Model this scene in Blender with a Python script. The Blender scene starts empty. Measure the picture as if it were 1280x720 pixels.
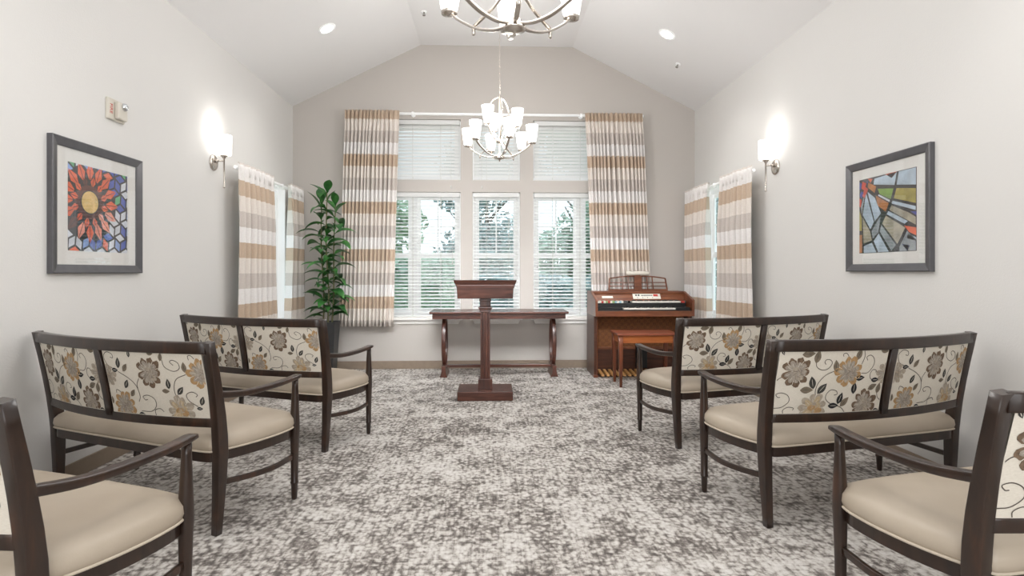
import bpy, bmesh, math, random
from mathutils import Vector, Matrix
sc = bpy.context.scene
col = sc.collection
random.seed(11)
PI = math.pi
V = Vector

# ------------------------------------------------------------------ materials
def lin(c):
    c = c / 255.0
    return c / 12.92 if c <= 0.04045 else ((c + 0.055) / 1.055) ** 2.4
def rgb(r, g, b): return (lin(r), lin(g), lin(b), 1.0)

class NT:
    """small helper around a material's node tree"""
    def __init__(s, name):
        s.m = bpy.data.materials.new(name); s.m.use_nodes = True
        s.t = s.m.node_tree; s.n = s.t.nodes; s.l = s.t.links
        s.b = s.n['Principled BSDF']; s.o = s.n['Material Output']
    def add(s, typ, **kw):
        nd = s.n.new(typ)
        for k, v in kw.items():
            if k in nd.inputs: nd.inputs[k].default_value = v
            else: setattr(nd, k, v)
        return nd
    def link(s, a, b): s.l.new(a, b)
    def coords(s, scale=(1, 1, 1), kind='Object'):
        tc = s.add('ShaderNodeTexCoord'); mp = s.add('ShaderNodeMapping'); mp.inputs['Scale'].default_value = scale
        s.link(tc.outputs[kind], mp.inputs['Vector']); return mp.outputs['Vector']
    def noise(s, vec, scale, detail=3, rough=0.5, dist=0.0):
        nd = s.add('ShaderNodeTexNoise'); nd.inputs['Scale'].default_value = scale; nd.inputs['Detail'].default_value = detail
        nd.inputs['Roughness'].default_value = rough; nd.inputs['Distortion'].default_value = dist
        s.link(vec, nd.inputs['Vector']); return nd.outputs['Fac']
    def math(s, op, a, b=None, c=None, clamp=False):
        nd = s.add('ShaderNodeMath', operation=op); nd.use_clamp = clamp
        for i, x in enumerate((a, b, c)):
            if x is None: continue
            if isinstance(x, (int, float)): nd.inputs[i].default_value = x
            else: s.link(x, nd.inputs[i])
        return nd.outputs[0]
    def ramp(s, fac, stops, interp='LINEAR'):
        nd = s.add('ShaderNodeValToRGB'); nd.color_ramp.interpolation = interp
        e = nd.color_ramp.elements
        while len(e) < len(stops): e.new(0.5)
        for i, (p, c) in enumerate(stops): e[i].position = p; e[i].color = c
        s.link(fac, nd.inputs['Fac']); return nd.outputs['Color']
    def mix(s, fac, a, b, blend='MIX'):
        nd = s.add('ShaderNodeMix', data_type='RGBA', blend_type=blend)
        for i, x in ((0, fac), (6, a), (7, b)):
            if isinstance(x, (int, float)): nd.inputs[i].default_value = x
            elif isinstance(x, tuple): nd.inputs[i].default_value = x
            else: s.link(x, nd.inputs[i])
        return nd.outputs[2]
    def bump(s, h, strength=0.2, dist=0.01):
        nd = s.add('ShaderNodeBump'); nd.inputs['Strength'].default_value = strength; nd.inputs['Distance'].default_value = dist
        s.link(h, nd.inputs['Height']); s.link(nd.outputs[0], s.b.inputs['Normal'])
    def set(s, **kw):
        for k, v in kw.items():
            i = s.b.inputs[k.replace('_', ' ')]
            if isinstance(v, (int, float, tuple)): i.default_value = v
            else: s.link(v, i)
        return s.m

def plain(name, c, rough=0.5, metal=0.0, var=0.06, nscale=20, **kw):
    t = NT(name); n = t.noise(t.coords(), nscale, 3)
    dark = tuple(x * (1 - var) for x in c[:3]) + (1,); light = tuple(min(1, x * (1 + var)) for x in c[:3]) + (1,)
    t.set(Base_Color=t.ramp(n, [(0.3, dark), (0.7, light)]), Roughness=rough, Metallic=metal)
    for k, v in kw.items(): t.b.inputs[k.replace('_', ' ')].default_value = v
    return t.m

def wood(name, dark, mid, light, rough=0.35, axis=0, scale=1.0, coat=0.15):
    t = NT(name)
    sc_ = [14, 14, 14]; sc_[axis] = 1.2
    v = t.coords(tuple(x * scale for x in sc_))
    n = t.noise(v, 2.2, 6, 0.6, 0.6); n2 = t.noise(t.coords((3, 3, 3)), 1.3, 2)
    f = t.math('ADD', t.math('MULTIPLY', n, 0.75), t.math('MULTIPLY', n2, 0.25))
    t.set(Base_Color=t.ramp(f, [(0.3, dark), (0.5, mid), (0.72, light)]), Roughness=rough)
    t.b.inputs['Coat Weight'].default_value = coat; t.b.inputs['Coat Roughness'].default_value = 0.2
    return t.m

def emis(name, c, strength):
    t = NT(name); t.set(Base_Color=c, Roughness=0.4)
    t.b.inputs['Emission Color'].default_value = c; t.b.inputs['Emission Strength'].default_value = strength
    return t.m

def wallmat(name, c, bump=0.25):
    t = NT(name); v = t.coords()
    n = t.noise(v, 0.9, 2); t.set(Base_Color=t.ramp(n, [(0.2, tuple(x * .97 for x in c[:3]) + (1,)), (0.8, c)]), Roughness=0.75)
    t.bump(t.noise(v, 90, 3, 0.6), bump, 0.004)
    return t.m

M = {}
M['wall'] = wallmat('painted wall warm white', rgb(227, 225, 222))
M['wall_back'] = wallmat('painted wall greige', rgb(196, 190, 184), 0.15)
M['ceiling'] = wallmat('painted ceiling', rgb(239, 238, 238), 0.1)
M['base'] = plain('rubber baseboard taupe', rgb(140, 124, 108), 0.6)
M['white'] = plain('white vinyl frame with added glow', rgb(236, 237, 236), 0.4, var=0.02)
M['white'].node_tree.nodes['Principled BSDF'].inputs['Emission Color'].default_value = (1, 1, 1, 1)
M['white'].node_tree.nodes['Principled BSDF'].inputs['Emission Strength'].default_value = 0.2  # self-glow added so frames, rods and trim read brightly lit
M['sill'] = plain('white painted sill', rgb(232, 229, 225), 0.4, var=0.02)
def darkwood():
    t = NT('espresso stained wood')
    n = t.noise(t.coords((9, 9, 2.2)), 2.5, 5, 0.6, 0.5); n2 = t.noise(t.coords(), 5, 2)
    f = t.math('ADD', t.math('MULTIPLY', n, 0.6), t.math('MULTIPLY', n2, 0.4))
    t.set(Base_Color=t.ramp(f, [(0.35, rgb(34, 23, 18)), (0.55, rgb(50, 34, 25)), (0.75, rgb(80, 50, 34))]), Roughness=0.3)
    t.b.inputs['Coat Weight'].default_value = 0.25; t.b.inputs['Coat Roughness'].default_value = 0.18
    return t.m
M['espresso'] = darkwood()
M['mahogany'] = wood('mahogany stained wood', rgb(44, 24, 19), rgb(80, 45, 35), rgb(112, 68, 51), 0.3, axis=2, scale=.7)
M['mahogany_h'] = wood('mahogany stained wood horizontal', rgb(46, 26, 21), rgb(82, 47, 37), rgb(112, 68, 52), 0.27, axis=0, scale=.7)
M['organ'] = wood('walnut organ veneer', rgb(80, 44, 28), rgb(114, 66, 42), rgb(144, 88, 58), 0.32, axis=0)
M['organ_v'] = wood('walnut organ veneer vertical', rgb(80, 42, 26), rgb(112, 62, 38), rgb(140, 82, 52), 0.3, axis=2)
M['organ_dark'] = wood('dark walnut panel', rgb(52, 28, 18), rgb(74, 40, 25), rgb(96, 54, 34), 0.4, axis=0)
M['stool'] = wood('honey brown bench wood', rgb(132, 68, 32), rgb(172, 96, 48), rgb(198, 124, 70), 0.3, axis=0)
M['stool_top'] = wood('reddish bench lid wood', rgb(110, 56, 38), rgb(140, 76, 54), rgb(160, 96, 72), 0.3, axis=0)
M['stool_leg'] = wood('red brown bench leg wood', rgb(92, 48, 30), rgb(122, 66, 42), rgb(150, 88, 58), 0.3, axis=2)
M['vinyl'] = None
def vinyl():
    t = NT('taupe beige seat vinyl'); v = t.coords()
    n = t.noise(v, 3, 3); t.set(Base_Color=t.ramp(n, [(0.3, rgb(170, 156, 138)), (0.7, rgb(188, 175, 158))]), Roughness=0.42)
    t.bump(t.noise(v, 260, 2), 0.12, 0.002); return t.m
M['vinyl'] = vinyl()
M['piping'] = plain('seat piping', rgb(196, 184, 166), 0.45)
def cloth(name, c, c2):
    t = NT(name); v = t.coords()
    w = t.noise(t.coords((60, 60, 260)), 2, 2)
    t.set(Base_Color=t.ramp(w, [(0.3, c2), (0.7, c)]), Roughness=0.85); t.bump(t.noise(v, 350, 2), 0.15, 0.002); return t.m
M['fab'] = cloth('cream upholstery cloth', rgb(228, 221, 208), rgb(217, 209, 195))
M['f_brown'] = plain('woven flower brown petals', rgb(112, 92, 74), 0.85, var=.35, nscale=90)
M['f_tan'] = plain('woven flower tan petals', rgb(176, 142, 100), 0.85, var=.2, nscale=90)
M['f_beige'] = plain('woven flower beige petals', rgb(172, 160, 144), 0.85, var=.2, nscale=70)
M['f_grey'] = plain('woven flower heart', rgb(160, 150, 138), 0.85, var=.28, nscale=60)
M['f_pale'] = plain('woven flower pale heart', rgb(190, 170, 138), 0.85, var=.2, nscale=60)
M['l_char'] = plain('woven leaf charcoal', rgb(62, 60, 56), 0.85, var=.2)
M['l_taupe'] = plain('woven leaf taupe', rgb(122, 110, 94), 0.85, var=.25, nscale=60)
M['l_black'] = plain('woven leaf black', rgb(36, 36, 38), 0.85, var=.1)
M['vine'] = plain('woven vine', rgb(92, 82, 74), 0.85)
M['nickel'] = plain('brushed nickel', rgb(205, 198, 190), 0.25, 1.0, var=.05)
M['nickel_dark'] = plain('darker nickel', rgb(150, 144, 138), 0.3, 1.0, var=.05)
M['shade'] = emis('lit frosted glass shade', (1, 0.98, 0.95, 1), 2.2)
M['sconce_shade'] = emis('lit sconce shade', (1, 0.98, 0.95, 1), 2.2)
M['led'] = emis('downlight lens', (1, 0.97, 0.93, 1), 9.0)
M['black'] = plain('black plastic', rgb(24, 24, 25), 0.4)
M['ivory'] = plain('ivory key', rgb(232, 228, 218), 0.3, var=.02)
M['frame'] = plain('dark pewter frame', rgb(92, 91, 94), 0.33, 0.2, var=.08)
M['mat'] = plain('white mat board', rgb(232, 230, 226), 0.8, var=.01)
M['strobe'] = plain('beige alarm plastic', rgb(214, 208, 196), 0.45, var=.02)
M['red'] = plain('red lettering', rgb(190, 60, 50), 0.5)
M['chrome'] = plain('chrome reflector', rgb(220, 222, 226), 0.08, 1.0, var=.02)
M['pot'] = plain('charcoal planter', rgb(44, 45, 46), 0.5)
M['soil'] = plain('dark moss', rgb(50, 44, 34), 0.95, var=.4, nscale=60)
M['stem'] = plain('green brown cane', rgb(98, 98, 62), 0.6, var=.25)
def leafmat(name, d, l, rough=.35):
    t = NT(name); n = t.noise(t.coords(), 9, 3)
    t.set(Base_Color=t.ramp(n, [(0.3, d), (0.7, l)]), Roughness=rough)
    return t.m
M['leaf'] = leafmat('glossy plant leaf', rgb(30, 76, 40), rgb(74, 134, 62))
M['slat'] = plain('white blind slat', rgb(238, 238, 236), 0.5, var=.01)
def translucent(m, f, c):
    t = m.node_tree; b = t.nodes['Principled BSDF']; o = t.nodes['Material Output']
    tl = t.nodes.new('ShaderNodeBsdfTranslucent'); tl.inputs[0].default_value = c; mx = t.nodes.new('ShaderNodeMixShader'); mx.inputs[0].default_value = f
    t.links.new(b.outputs[0], mx.inputs[1]); t.links.new(tl.outputs[0], mx.inputs[2]); t.links.new(mx.outputs[0], o.inputs['Surface'])
translucent(M['slat'], .22, (.95, .96, .96, 1))
M['cord'] = plain('blind cord', rgb(225, 224, 220), 0.7)
def glass(name, gl, tint=(1, 1, 1, 1)):
    t = NT(name)
    tr = t.add('ShaderNodeBsdfTransparent'); tr.inputs['Color'].default_value = tint
    g = t.add('ShaderNodeBsdfGlossy'); g.inputs['Roughness'].default_value = 0.02
    lw = t.add('ShaderNodeLayerWeight'); lw.inputs['Blend'].default_value = 0.5
    f = t.math('MULTIPLY', t.math('ADD', t.math('MULTIPLY', t.math('POWER', lw.outputs['Facing'], 5), .95), .045), gl, clamp=True)
    mx = t.add('ShaderNodeMixShader'); t.link(f, mx.inputs[0]); t.link(tr.outputs[0], mx.inputs[1]); t.link(g.outputs[0], mx.inputs[2])
    t.link(mx.outputs[0], t.o.inputs['Surface']); return t.m
M['pane'] = glass('window pane', 1.0, (0.98, 1, 1, 1))
M['picglass'] = glass('picture glass', 1.5)

def carpet():
    t = NT('distressed patterned carpet')
    tc = t.add('ShaderNodeTexCoord'); v = tc.outputs['Object']
    def mp(scale, rot=0):
        m = t.add('ShaderNodeMapping'); m.inputs['Scale'].default_value = scale; m.inputs['Rotation'].default_value = (0, 0, rot)
        t.link(v, m.inputs['Vector']); return m.outputs[0]
    big = t.noise(mp((1.0, 1.3, 1)), 1.5, 3, 0.55)
    patch = t.noise(mp((1, 1, 1)), 5.5, 3, 0.6)
    blob = t.noise(mp((1.0, .8, 1)), 38, 2.5, 0.55, 0.5)
    vor = t.add('ShaderNodeTexVoronoi', feature='F1'); vor.inputs['Scale'].default_value = 40; vor.inputs['Randomness'].default_value = 1
    nz = t.add('ShaderNodeTexNoise'); nz.inputs['Scale'].default_value = 12
    t.link(v, nz.inputs['Vector'])
    wv = t.add('ShaderNodeVectorMath', operation='MULTIPLY_ADD'); wv.inputs[1].default_value = (.05, .05, .05)
    t.link(nz.outputs['Color'], wv.inputs[0]); t.link(mp((1, .85, 1)), wv.inputs[2]); t.link(wv.outputs[0], vor.inputs['Vector'])
    stx = t.noise(mp((3, 45, 1)), 1.6, 3, 0.6)
    sty = t.noise(mp((50, 3, 1)), 1.4, 3, 0.6)
    fine = t.noise(mp((1, 1, 1)), 160, 2, 0.6)
    s = t.math('MULTIPLY', t.math('SUBTRACT', big, 0.5), 0.75)
    s = t.math('ADD', s, t.math('MULTIPLY', t.math('SUBTRACT', patch, 0.5), 1.0))
    s = t.math('ADD', s, t.math('MULTIPLY', t.math('SUBTRACT', blob, 0.5), .9))
    s = t.math('ADD', s, t.math('MULTIPLY', t.math('SUBTRACT', vor.outputs['Distance'], 0.4), -.7))
    s = t.math('ADD', s, t.math('MULTIPLY', t.math('SUBTRACT', stx, 0.5), 0.55))
    s = t.math('ADD', s, t.math('MULTIPLY', t.math('SUBTRACT', sty, 0.5), 0.65))
    s = t.math('ADD', s, t.math('MULTIPLY', t.math('SUBTRACT', fine, 0.5), 0.5))
    s = t.math('ADD', s, 0.5, clamp=True)
    c = t.ramp(s, [(0.02, rgb(95, 88, 84)), (0.25, rgb(137, 130, 124)), (0.42, rgb(180, 173, 166)), (0.57, rgb(207, 202, 196)), (0.9, rgb(224, 220, 216))])
    t.set(Base_Color=c, Roughness=0.95)
    t.bump(t.math('ADD', fine, t.math('MULTIPLY', s, 0.5)), 0.5, 0.01)
    return t.m
M['carpet'] = carpet()

def curtain_mat():
    t = NT('striped curtain fabric')
    tc = t.add('ShaderNodeTexCoord'); sp = t.add('ShaderNodeSeparateXYZ'); t.link(tc.outputs['Object'], sp.inputs[0])
    # the curtain objects keep their origin on the floor, so Object Z is the height above it
    z = t.math('FRACT', t.math('DIVIDE', t.math('SUBTRACT', sp.outputs['Z'], 1.925 - .58 * 5), 0.58))
    c = t.ramp(z, [(0.0, rgb(202, 180, 158)), (0.25, rgb(242, 239, 237)), (0.5, rgb(210, 201, 194)), (0.75, rgb(234, 226, 218))], 'CONSTANT')
    w = t.noise(t.coords((30, 30, 140)), 2.0, 3, 0.6)
    c = t.mix(0.18, c, t.ramp(w, [(0.3, rgb(150, 130, 112)), (0.7, rgb(255, 255, 255))]), 'MULTIPLY')
    t.set(Base_Color=c, Roughness=0.7); t.b.inputs['Sheen Weight'].default_value = 0.2
    t.bump(w, 0.15, 0.004)
    return t.m
M['curtain'] = curtain_mat()
M['liner'] = plain('white curtain liner', rgb(236, 235, 232), 0.8, var=.01)

def tweed():
    t = NT('organ grille cloth')
    ck = t.add('ShaderNodeTexChecker'); ck.inputs['Scale'].default_value = 26
    ck.inputs['Color1'].default_value = rgb(112, 68, 38); ck.inputs['Color2'].default_value = rgb(86, 50, 30)
    t.link(t.coords(), ck.inputs['Vector'])
    n = t.noise(t.coords((1, 1, 1)), 120, 2)
    t.set(Base_Color=t.mix(0.5, ck.outputs[0], t.ramp(n, [(0.35, rgb(80, 46, 28)), (0.65, rgb(160, 104, 60))])), Roughness=0.9)
    return t.m
M['tweed'] = tweed()

# ------------------------------------------------------------------ mesh builder
class MB:
    def __init__(s): s.v = []; s.f = []; s.mi = []; s.sm = []
    def add(s, vs, fs, mi=0, smooth=False):
        o = len(s.v); s.v += [tuple(x) for x in vs]
        for f in fs: s.f.append(tuple(i + o for i in f)); s.mi.append(mi); s.sm.append(smooth)
    def box(s, x0, x1, y0, y1, z0, z1, mi=0):
        v = [(x0, y0, z0), (x1, y0, z0), (x1, y1, z0), (x0, y1, z0), (x0, y0, z1), (x1, y0, z1), (x1, y1, z1), (x0, y1, z1)]
        s.add(v, [(0, 3, 2, 1), (4, 5, 6, 7), (0, 1, 5, 4), (1, 2, 6, 5), (2, 3, 7, 6), (3, 0, 4, 7)], mi)
    def prism(s, poly, fn, h0, h1, mi=0, smooth=False):
        """poly 2D counter list, fn(a,b,h)->xyz"""
        n = len(poly); v = [fn(a, b, h0) for a, b in poly] + [fn(a, b, h1) for a, b in poly]
        s.add(v, [tuple(range(n - 1, -1, -1)), tuple(range(n, 2 * n))], mi)
        s.add(v, [(i, (i + 1) % n, (i + 1) % n + n, i + n) for i in range(n)], mi, smooth)
    def lathe(s, c, prof, n=24, mi=0, axis='z', cap=True):
        """prof: list of (r,h)"""
        def P(r, h, a):
            x, y = r * math.cos(a), r * math.sin(a)
            if axis == 'z': return (c[0] + x, c[1] + y, c[2] + h)
            if axis == 'x': return (c[0] + h, c[1] + x, c[2] + y)
            return (c[0] + x, c[1] + h, c[2] + y)
        v = [P(r, h, 2 * PI * j / n) for r, h in prof for j in range(n)]
        f = [(i * n + j, i * n + (j + 1) % n, (i + 1) * n + (j + 1) % n, (i + 1) * n + j) for i in range(len(prof) - 1) for j in range(n)]
        s.add(v, f, mi, True)
        if cap:
            m = len(prof) - 1
            s.add([v[j] for j in range(n)], [tuple(range(n))], mi); s.add([v[m * n + j] for j in range(n)], [tuple(range(n))], mi)
    def sweep(s, pts, sizes, up=(0, 0, 1), r=0.25, mi=0, closed=False, seg=3, cap=True, round_=False):
        """rounded-rectangle (or round) section swept along pts; sizes = (w across, h along up)"""
        pts = [V(p) for p in pts]; up = V(up); n = len(pts)
        if isinstance(sizes, tuple): sizes = [sizes] * n
        prof = []
        if round_:
            k = 12; prof = [(math.cos(2 * PI * i / k) * .5, math.sin(2 * PI * i / k) * .5) for i in range(k)]
        else:
            for q, (sx, sy) in enumerate(((1, 1), (-1, 1), (-1, -1), (1, -1))):
                for i in range(seg + 1):
                    a = (q + i / seg) * PI / 2
                    prof.append((sx * (.5 - r) + math.cos(a) * r, sy * (.5 - r) + math.sin(a) * r))
        k = len(prof); vs = []
        for i, p in enumerate(pts):
            if closed: t = pts[(i + 1) % n] - pts[i - 1]
            else: t = pts[min(i + 1, n - 1)] - pts[max(i - 1, 0)]
            t.normalize(); a = t.cross(up)
            if a.length < 1e-4: a = t.cross(V((1, 0, 0)))
            a.normalize(); b = a.cross(t); b.normalize(); w, h = sizes[i]
            m = min(w, h)
            for px, py in prof:
                # keep corner radius even on flat sections
                vs.append(p + a * (px * w) + b * (py * h))
        fs = []
        for i in range(n if closed else n - 1):
            j2 = (i + 1) % n
            for j in range(k): fs.append((i * k + j, i * k + (j + 1) % k, j2 * k + (j + 1) % k, j2 * k + j))
        s.add(vs, fs, mi, True)
        if cap and not closed:
            s.add(vs[:k], [tuple(range(k))], mi); s.add(vs[-k:], [tuple(range(k))], mi)
    def tube(s, pts, r, mi=0, closed=False):
        rs = r if isinstance(r, list) else [r] * len(pts)
        up = (0, 0, 1)
        d = V(pts[-1]) - V(pts[0])
        if abs(d.z) > .9 * d.length: up = (0, 1, 0)
        s.sweep(pts, [(q * 2, q * 2) for q in rs], up, mi=mi, closed=closed, round_=True)
    def build(s, name, mats, parent=None, bevel=0, auto=True):
        me = bpy.data.meshes.new(name); me.from_pydata(s.v, [], s.f)
        if not isinstance(mats, (list, tuple)): mats = [mats]
        for m in mats: me.materials.append(m)
        bm = bmesh.new(); bm.from_mesh(me)
        for i, f in enumerate(bm.faces): f.material_index = s.mi[i]; f.smooth = s.sm[i]
        bmesh.ops.remove_doubles(bm, verts=bm.verts, dist=1e-5)
        bmesh.ops.recalc_face_normals(bm, faces=bm.faces)
        bm.to_mesh(me); bm.free()
        o = bpy.data.objects.new(name, me); col.objects.link(o)
        if parent: o.parent = parent
        if bevel:
            b = o.modifiers.new('bevel', 'BEVEL'); b.width = bevel; b.segments = 2; b.limit_method = 'ANGLE'; b.angle_limit = math.radians(40)
        return o

def tag(o, label=None, cat=None, group=None, kind=None):
    if label: o['label'] = label
    if cat: o['category'] = cat
    if group: o['group'] = group
    if kind: o['kind'] = kind
    return o
def empty(name, loc=(0, 0, 0), rz=0, label=None, cat=None, group=None, kind=None):
    o = bpy.data.objects.new(name, None); col.objects.link(o); o.location = loc; o.rotation_euler = (0, 0, rz)
    o.empty_display_size = .1
    return tag(o, label, cat, group, kind)
def copy_tree(o, parent=None):
    c = o.copy(); col.objects.link(c)
    if parent: c.parent = parent
    for ch in list(o.children): copy_tree(ch, c)
    return c
def curve(pts, n=16):
    """Catmull-Rom through points"""
    P = [V(p) for p in pts]; P = [P[0] * 2 - P[1]] + P + [P[-1] * 2 - P[-2]]; out = []
    for i in range(1, len(P) - 2):
        for k in range(n):
            t = k / n; a, b, c, d = P[i - 1], P[i], P[i + 1], P[i + 2]
            out.append(.5 * ((2 * b) + (c - a) * t + (2 * a - 5 * b + 4 * c - d) * t * t + (3 * b - a - 3 * c + d) * t ** 3))
    out.append(P[-2]); return out
# floral weave of the settee backs: flowers (x, y, kind, radius), leaves (x, y, length, angle, tone), vines
PAT=[
( [(0.084, 0.201, 0, 0.068), (0.345, 0.197, 1, 0.068), (0.189, 0.03, 2, 0.068), (0.453, 0.041, 0, 0.066), (0.56, 0.184, 3, 0.052)] ,
 [(0.015, 0.293, 0.023, -60, 0), (0.135, 0.286, 0.057, 5, 1), (0.179, 0.273, 0.057, 80, 1), (0.39, 0.28, 0.053, 70, 1), (0.276, 0.228, 0.053, 100, 1), (0.17, 0.15, 0.057, 105, 0), (0.147, 0.115, 0.057, 0, 1), (0.221, 0.121, 0.057, 50, 0), (0.413, 0.166, 0.046, 5, 2), (0.388, 0.119, 0.053, 90, 2), (0.502, 0.153, 0.042, 0, 2), (0.492, 0.12, 0.049, 25, 1), (0.53, 0.112, 0.049, 80, 1), (0.321, 0.071, 0.053, 75, 2), (0.292, 0.036, 0.049, 0, 2), (0.348, 0.053, 0.053, 50, 1), (0.534, 0.294, 0.046, 0, 1), (0.534, 0.004, 0.03, 0, 2)] ,
 [[(0.174, 0.259), (0.179, 0.227), (0.207, 0.21), (0.237, 0.216), (0.253, 0.241), (0.242, 0.257), (0.223, 0.258), (0.216, 0.247), (0.223, 0.236)], [(0.29, 0.211), (0.233, 0.187), (0.2, 0.15), (0.19, 0.112), (0.196, 0.08)], [(0.415, 0.189), (0.452, 0.191), (0.479, 0.226), (0.476, 0.256), (0.454, 0.274), (0.433, 0.266), (0.44, 0.25)], [(0.332, 0.252), (0.334, 0.272), (0.319, 0.287), (0.305, 0.282), (0.308, 0.272)], [(0.416, 0.296), (0.421, 0.267), (0.41, 0.234)], [(0.503, 0.15), (0.474, 0.161), (0.468, 0.184), (0.48, 0.203), (0.5, 0.199), (0.498, 0.19)], [(0.287, 0.038), (0.251, 0.065), (0.247, 0.091), (0.267, 0.113), (0.295, 0.108), (0.302, 0.092), (0.287, 0.088)], [(0.002, 0.028), (0.041, 0.033), (0.071, 0.06), (0.064, 0.088), (0.035, 0.102), (0.009, 0.095), (0.018, 0.081), (0.029, 0.081)], [(0.051, 0.001), (0.05, 0.02), (0.073, 0.033), (0.098, 0.028), (0.095, 0.018)], [(0.307, 0.037), (0.338, 0.023), (0.357, 0.003)], [(0.0, 0.156), (0.014, 0.171), (0.033, 0.18)], [(0.524, 0.093), (0.534, 0.067), (0.55, 0.053)]] ),
( [(0.273, 0.206, 0, 0.068), (0.539, 0.207, 1, 0.066), (0.094, 0.042, 1, 0.066), (0.406, 0.034, 2, 0.066), (0.01, 0.179, 3, 0.05)] ,
 [(0.17, 0.289, 0.031, 90, 0), (0.294, 0.294, 0.031, 0, 1), (0.348, 0.281, 0.037, 80, 1), (0.461, 0.236, 0.044, 90, 1), (0.094, 0.243, 0.048, 80, 0), (0.133, 0.222, 0.044, 50, 1), (0.065, 0.207, 0.037, 0, 2), (0.124, 0.144, 0.044, 60, 0), (0.156, 0.103, 0.041, 50, 1), (0.367, 0.156, 0.044, 90, 0), (0.349, 0.122, 0.037, 0, 1), (0.424, 0.126, 0.044, 50, 0), (0.505, 0.045, 0.027, 0, 2), (0.522, 0.081, 0.041, 70, 0), (0.009, 0.059, 0.034, 90, 1), (0.188, 0.003, 0.034, 0, 2)] ,
 [[(0.058, 0.212), (0.019, 0.231), (0.005, 0.269), (0.03, 0.291), (0.063, 0.283), (0.066, 0.265), (0.049, 0.267)], [(0.084, 0.201), (0.143, 0.174), (0.183, 0.141), (0.197, 0.092), (0.184, 0.063)], [(0.209, 0.175), (0.192, 0.148), (0.192, 0.127)], [(0.354, 0.267), (0.364, 0.235), (0.405, 0.216), (0.437, 0.229), (0.435, 0.254), (0.41, 0.267), (0.394, 0.259), (0.409, 0.244)], [(0.465, 0.203), (0.415, 0.181), (0.396, 0.146), (0.395, 0.112), (0.406, 0.087)], [(0.046, 0.095), (0.051, 0.112), (0.077, 0.101), (0.074, 0.08)], [(0.188, 0.018), (0.249, 0.021), (0.281, 0.05), (0.277, 0.082), (0.245, 0.097), (0.215, 0.09), (0.224, 0.074), (0.239, 0.077)], [(0.269, -0.001), (0.269, 0.027), (0.299, 0.036), (0.316, 0.022)], [(0.498, 0.054), (0.458, 0.081), (0.451, 0.109), (0.479, 0.122), (0.503, 0.11), (0.495, 0.099)], [(0.49, 0.269), (0.488, 0.287), (0.503, 0.29), (0.517, 0.275)]] ),
]
# ------------------------------------------------------------------ room shell
XL, XR, D, YB = -2.445, 2.613, 7.054, -2.6
HW, HR, X1, X2 = 3.268, 4.055, -0.866, 1.048
TH = 0.16

def wall_grid(mb, us, zs, holes, fn, th):
    """flat wall with holes; us, zs sorted breakpoints; fn(u,z,depth)"""
    us = sorted(set(us)); zs = sorted(set(zs))
    def solid(i, j):
        if i < 0 or j < 0 or i >= len(us) - 1 or j >= len(zs) - 1: return False
        cu, cz = (us[i] + us[i + 1]) / 2, (zs[j] + zs[j + 1]) / 2
        return not any(a < cu < b and c < cz < d for a, b, c, d in holes)
    for i in range(len(us) - 1):
        for j in range(len(zs) - 1):
            if not solid(i, j): continue
            a, b, c, d = us[i], us[i + 1], zs[j], zs[j + 1]
            for dp in (0, th): mb.add([fn(a, c, dp), fn(b, c, dp), fn(b, d, dp), fn(a, d, dp)], [(0, 1, 2, 3)])
            if not solid(i - 1, j): mb.add([fn(a, c, 0), fn(a, d, 0), fn(a, d, th), fn(a, c, th)], [(0, 1, 2, 3)])
            if not solid(i + 1, j): mb.add([fn(b, c, 0), fn(b, d, 0), fn(b, d, th), fn(b, c, th)], [(0, 1, 2, 3)])
            if not solid(i, j - 1): mb.add([fn(a, c, 0), fn(b, c, 0), fn(b, c, th), fn(a, c, th)], [(0, 1, 2, 3)])
            if not solid(i, j + 1): mb.add([fn(a, d, 0), fn(b, d, 0), fn(b, d, th), fn(a, d, th)], [(0, 1, 2, 3)])

# window openings on the back wall: x0, x1, z0, z1
LOW = (0.645, 2.215); UPP = (2.365, 3.125)
WX = [(-1.57, -0.369), (-0.218, 0.380), (0.547, 1.745)]
holes = [(a, b, *LOW) for a, b in WX] + [(a, b, *UPP) for a, b in WX]
mb = MB()
us = [XL, XR, X1, X2] + [x for h in WX for x in h]
fnB = lambda u, z, d: (u, D + d, z)
wall_grid(mb, us, [0, HW, *LOW, *UPP], holes, fnB, TH)
mb.prism([(XL, HW), (XR, HW), (X2, HR), (X1, HR)], lambda a, b, h: (a, D + h, b), 0, TH)
tag(mb.build('wall_back', M['wall_back']), kind='structure')

SWY = (5.62, 6.80); SWZ = (0.66, 2.20)
for nm, X, sg in (('wall_left', XL, -1), ('wall_right', XR, 1)):
    mb = MB(); wall_grid(mb, [YB, D + TH, *SWY], [0, HW, *SWZ], [(*SWY, *SWZ)], lambda u, z, d, X=X, sg=sg: (X + sg * d, u, z), TH)
    tag(mb.build(nm, M['wall']), kind='structure')
mb = MB()
mb.prism([(XL, 0), (XR, 0), (XR, HW), (X2, HR), (X1, HR), (XL, HW)], lambda a, b, h: (a, YB - h, b), 0, TH)
tag(mb.build('wall_rear', M['wall']), kind='structure')
mb = MB()
mb.prism([(XL - TH, HW - .08), (X1, HR), (X2, HR), (XR + TH, HW - .08), (XR + TH, HW + .1), (X2, HR + .15), (X1, HR + .15), (XL - TH, HW + .1)],
         lambda a, b, h: (a, h, b), YB - TH, D + TH)
tag(mb.build('ceiling', M['ceiling']), kind='structure')
mb = MB(); mb.box(XL - TH, XR + TH, YB - TH, D + TH, -.1, 0)
tag(mb.build('floor', M['carpet']), kind='structure')
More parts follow.
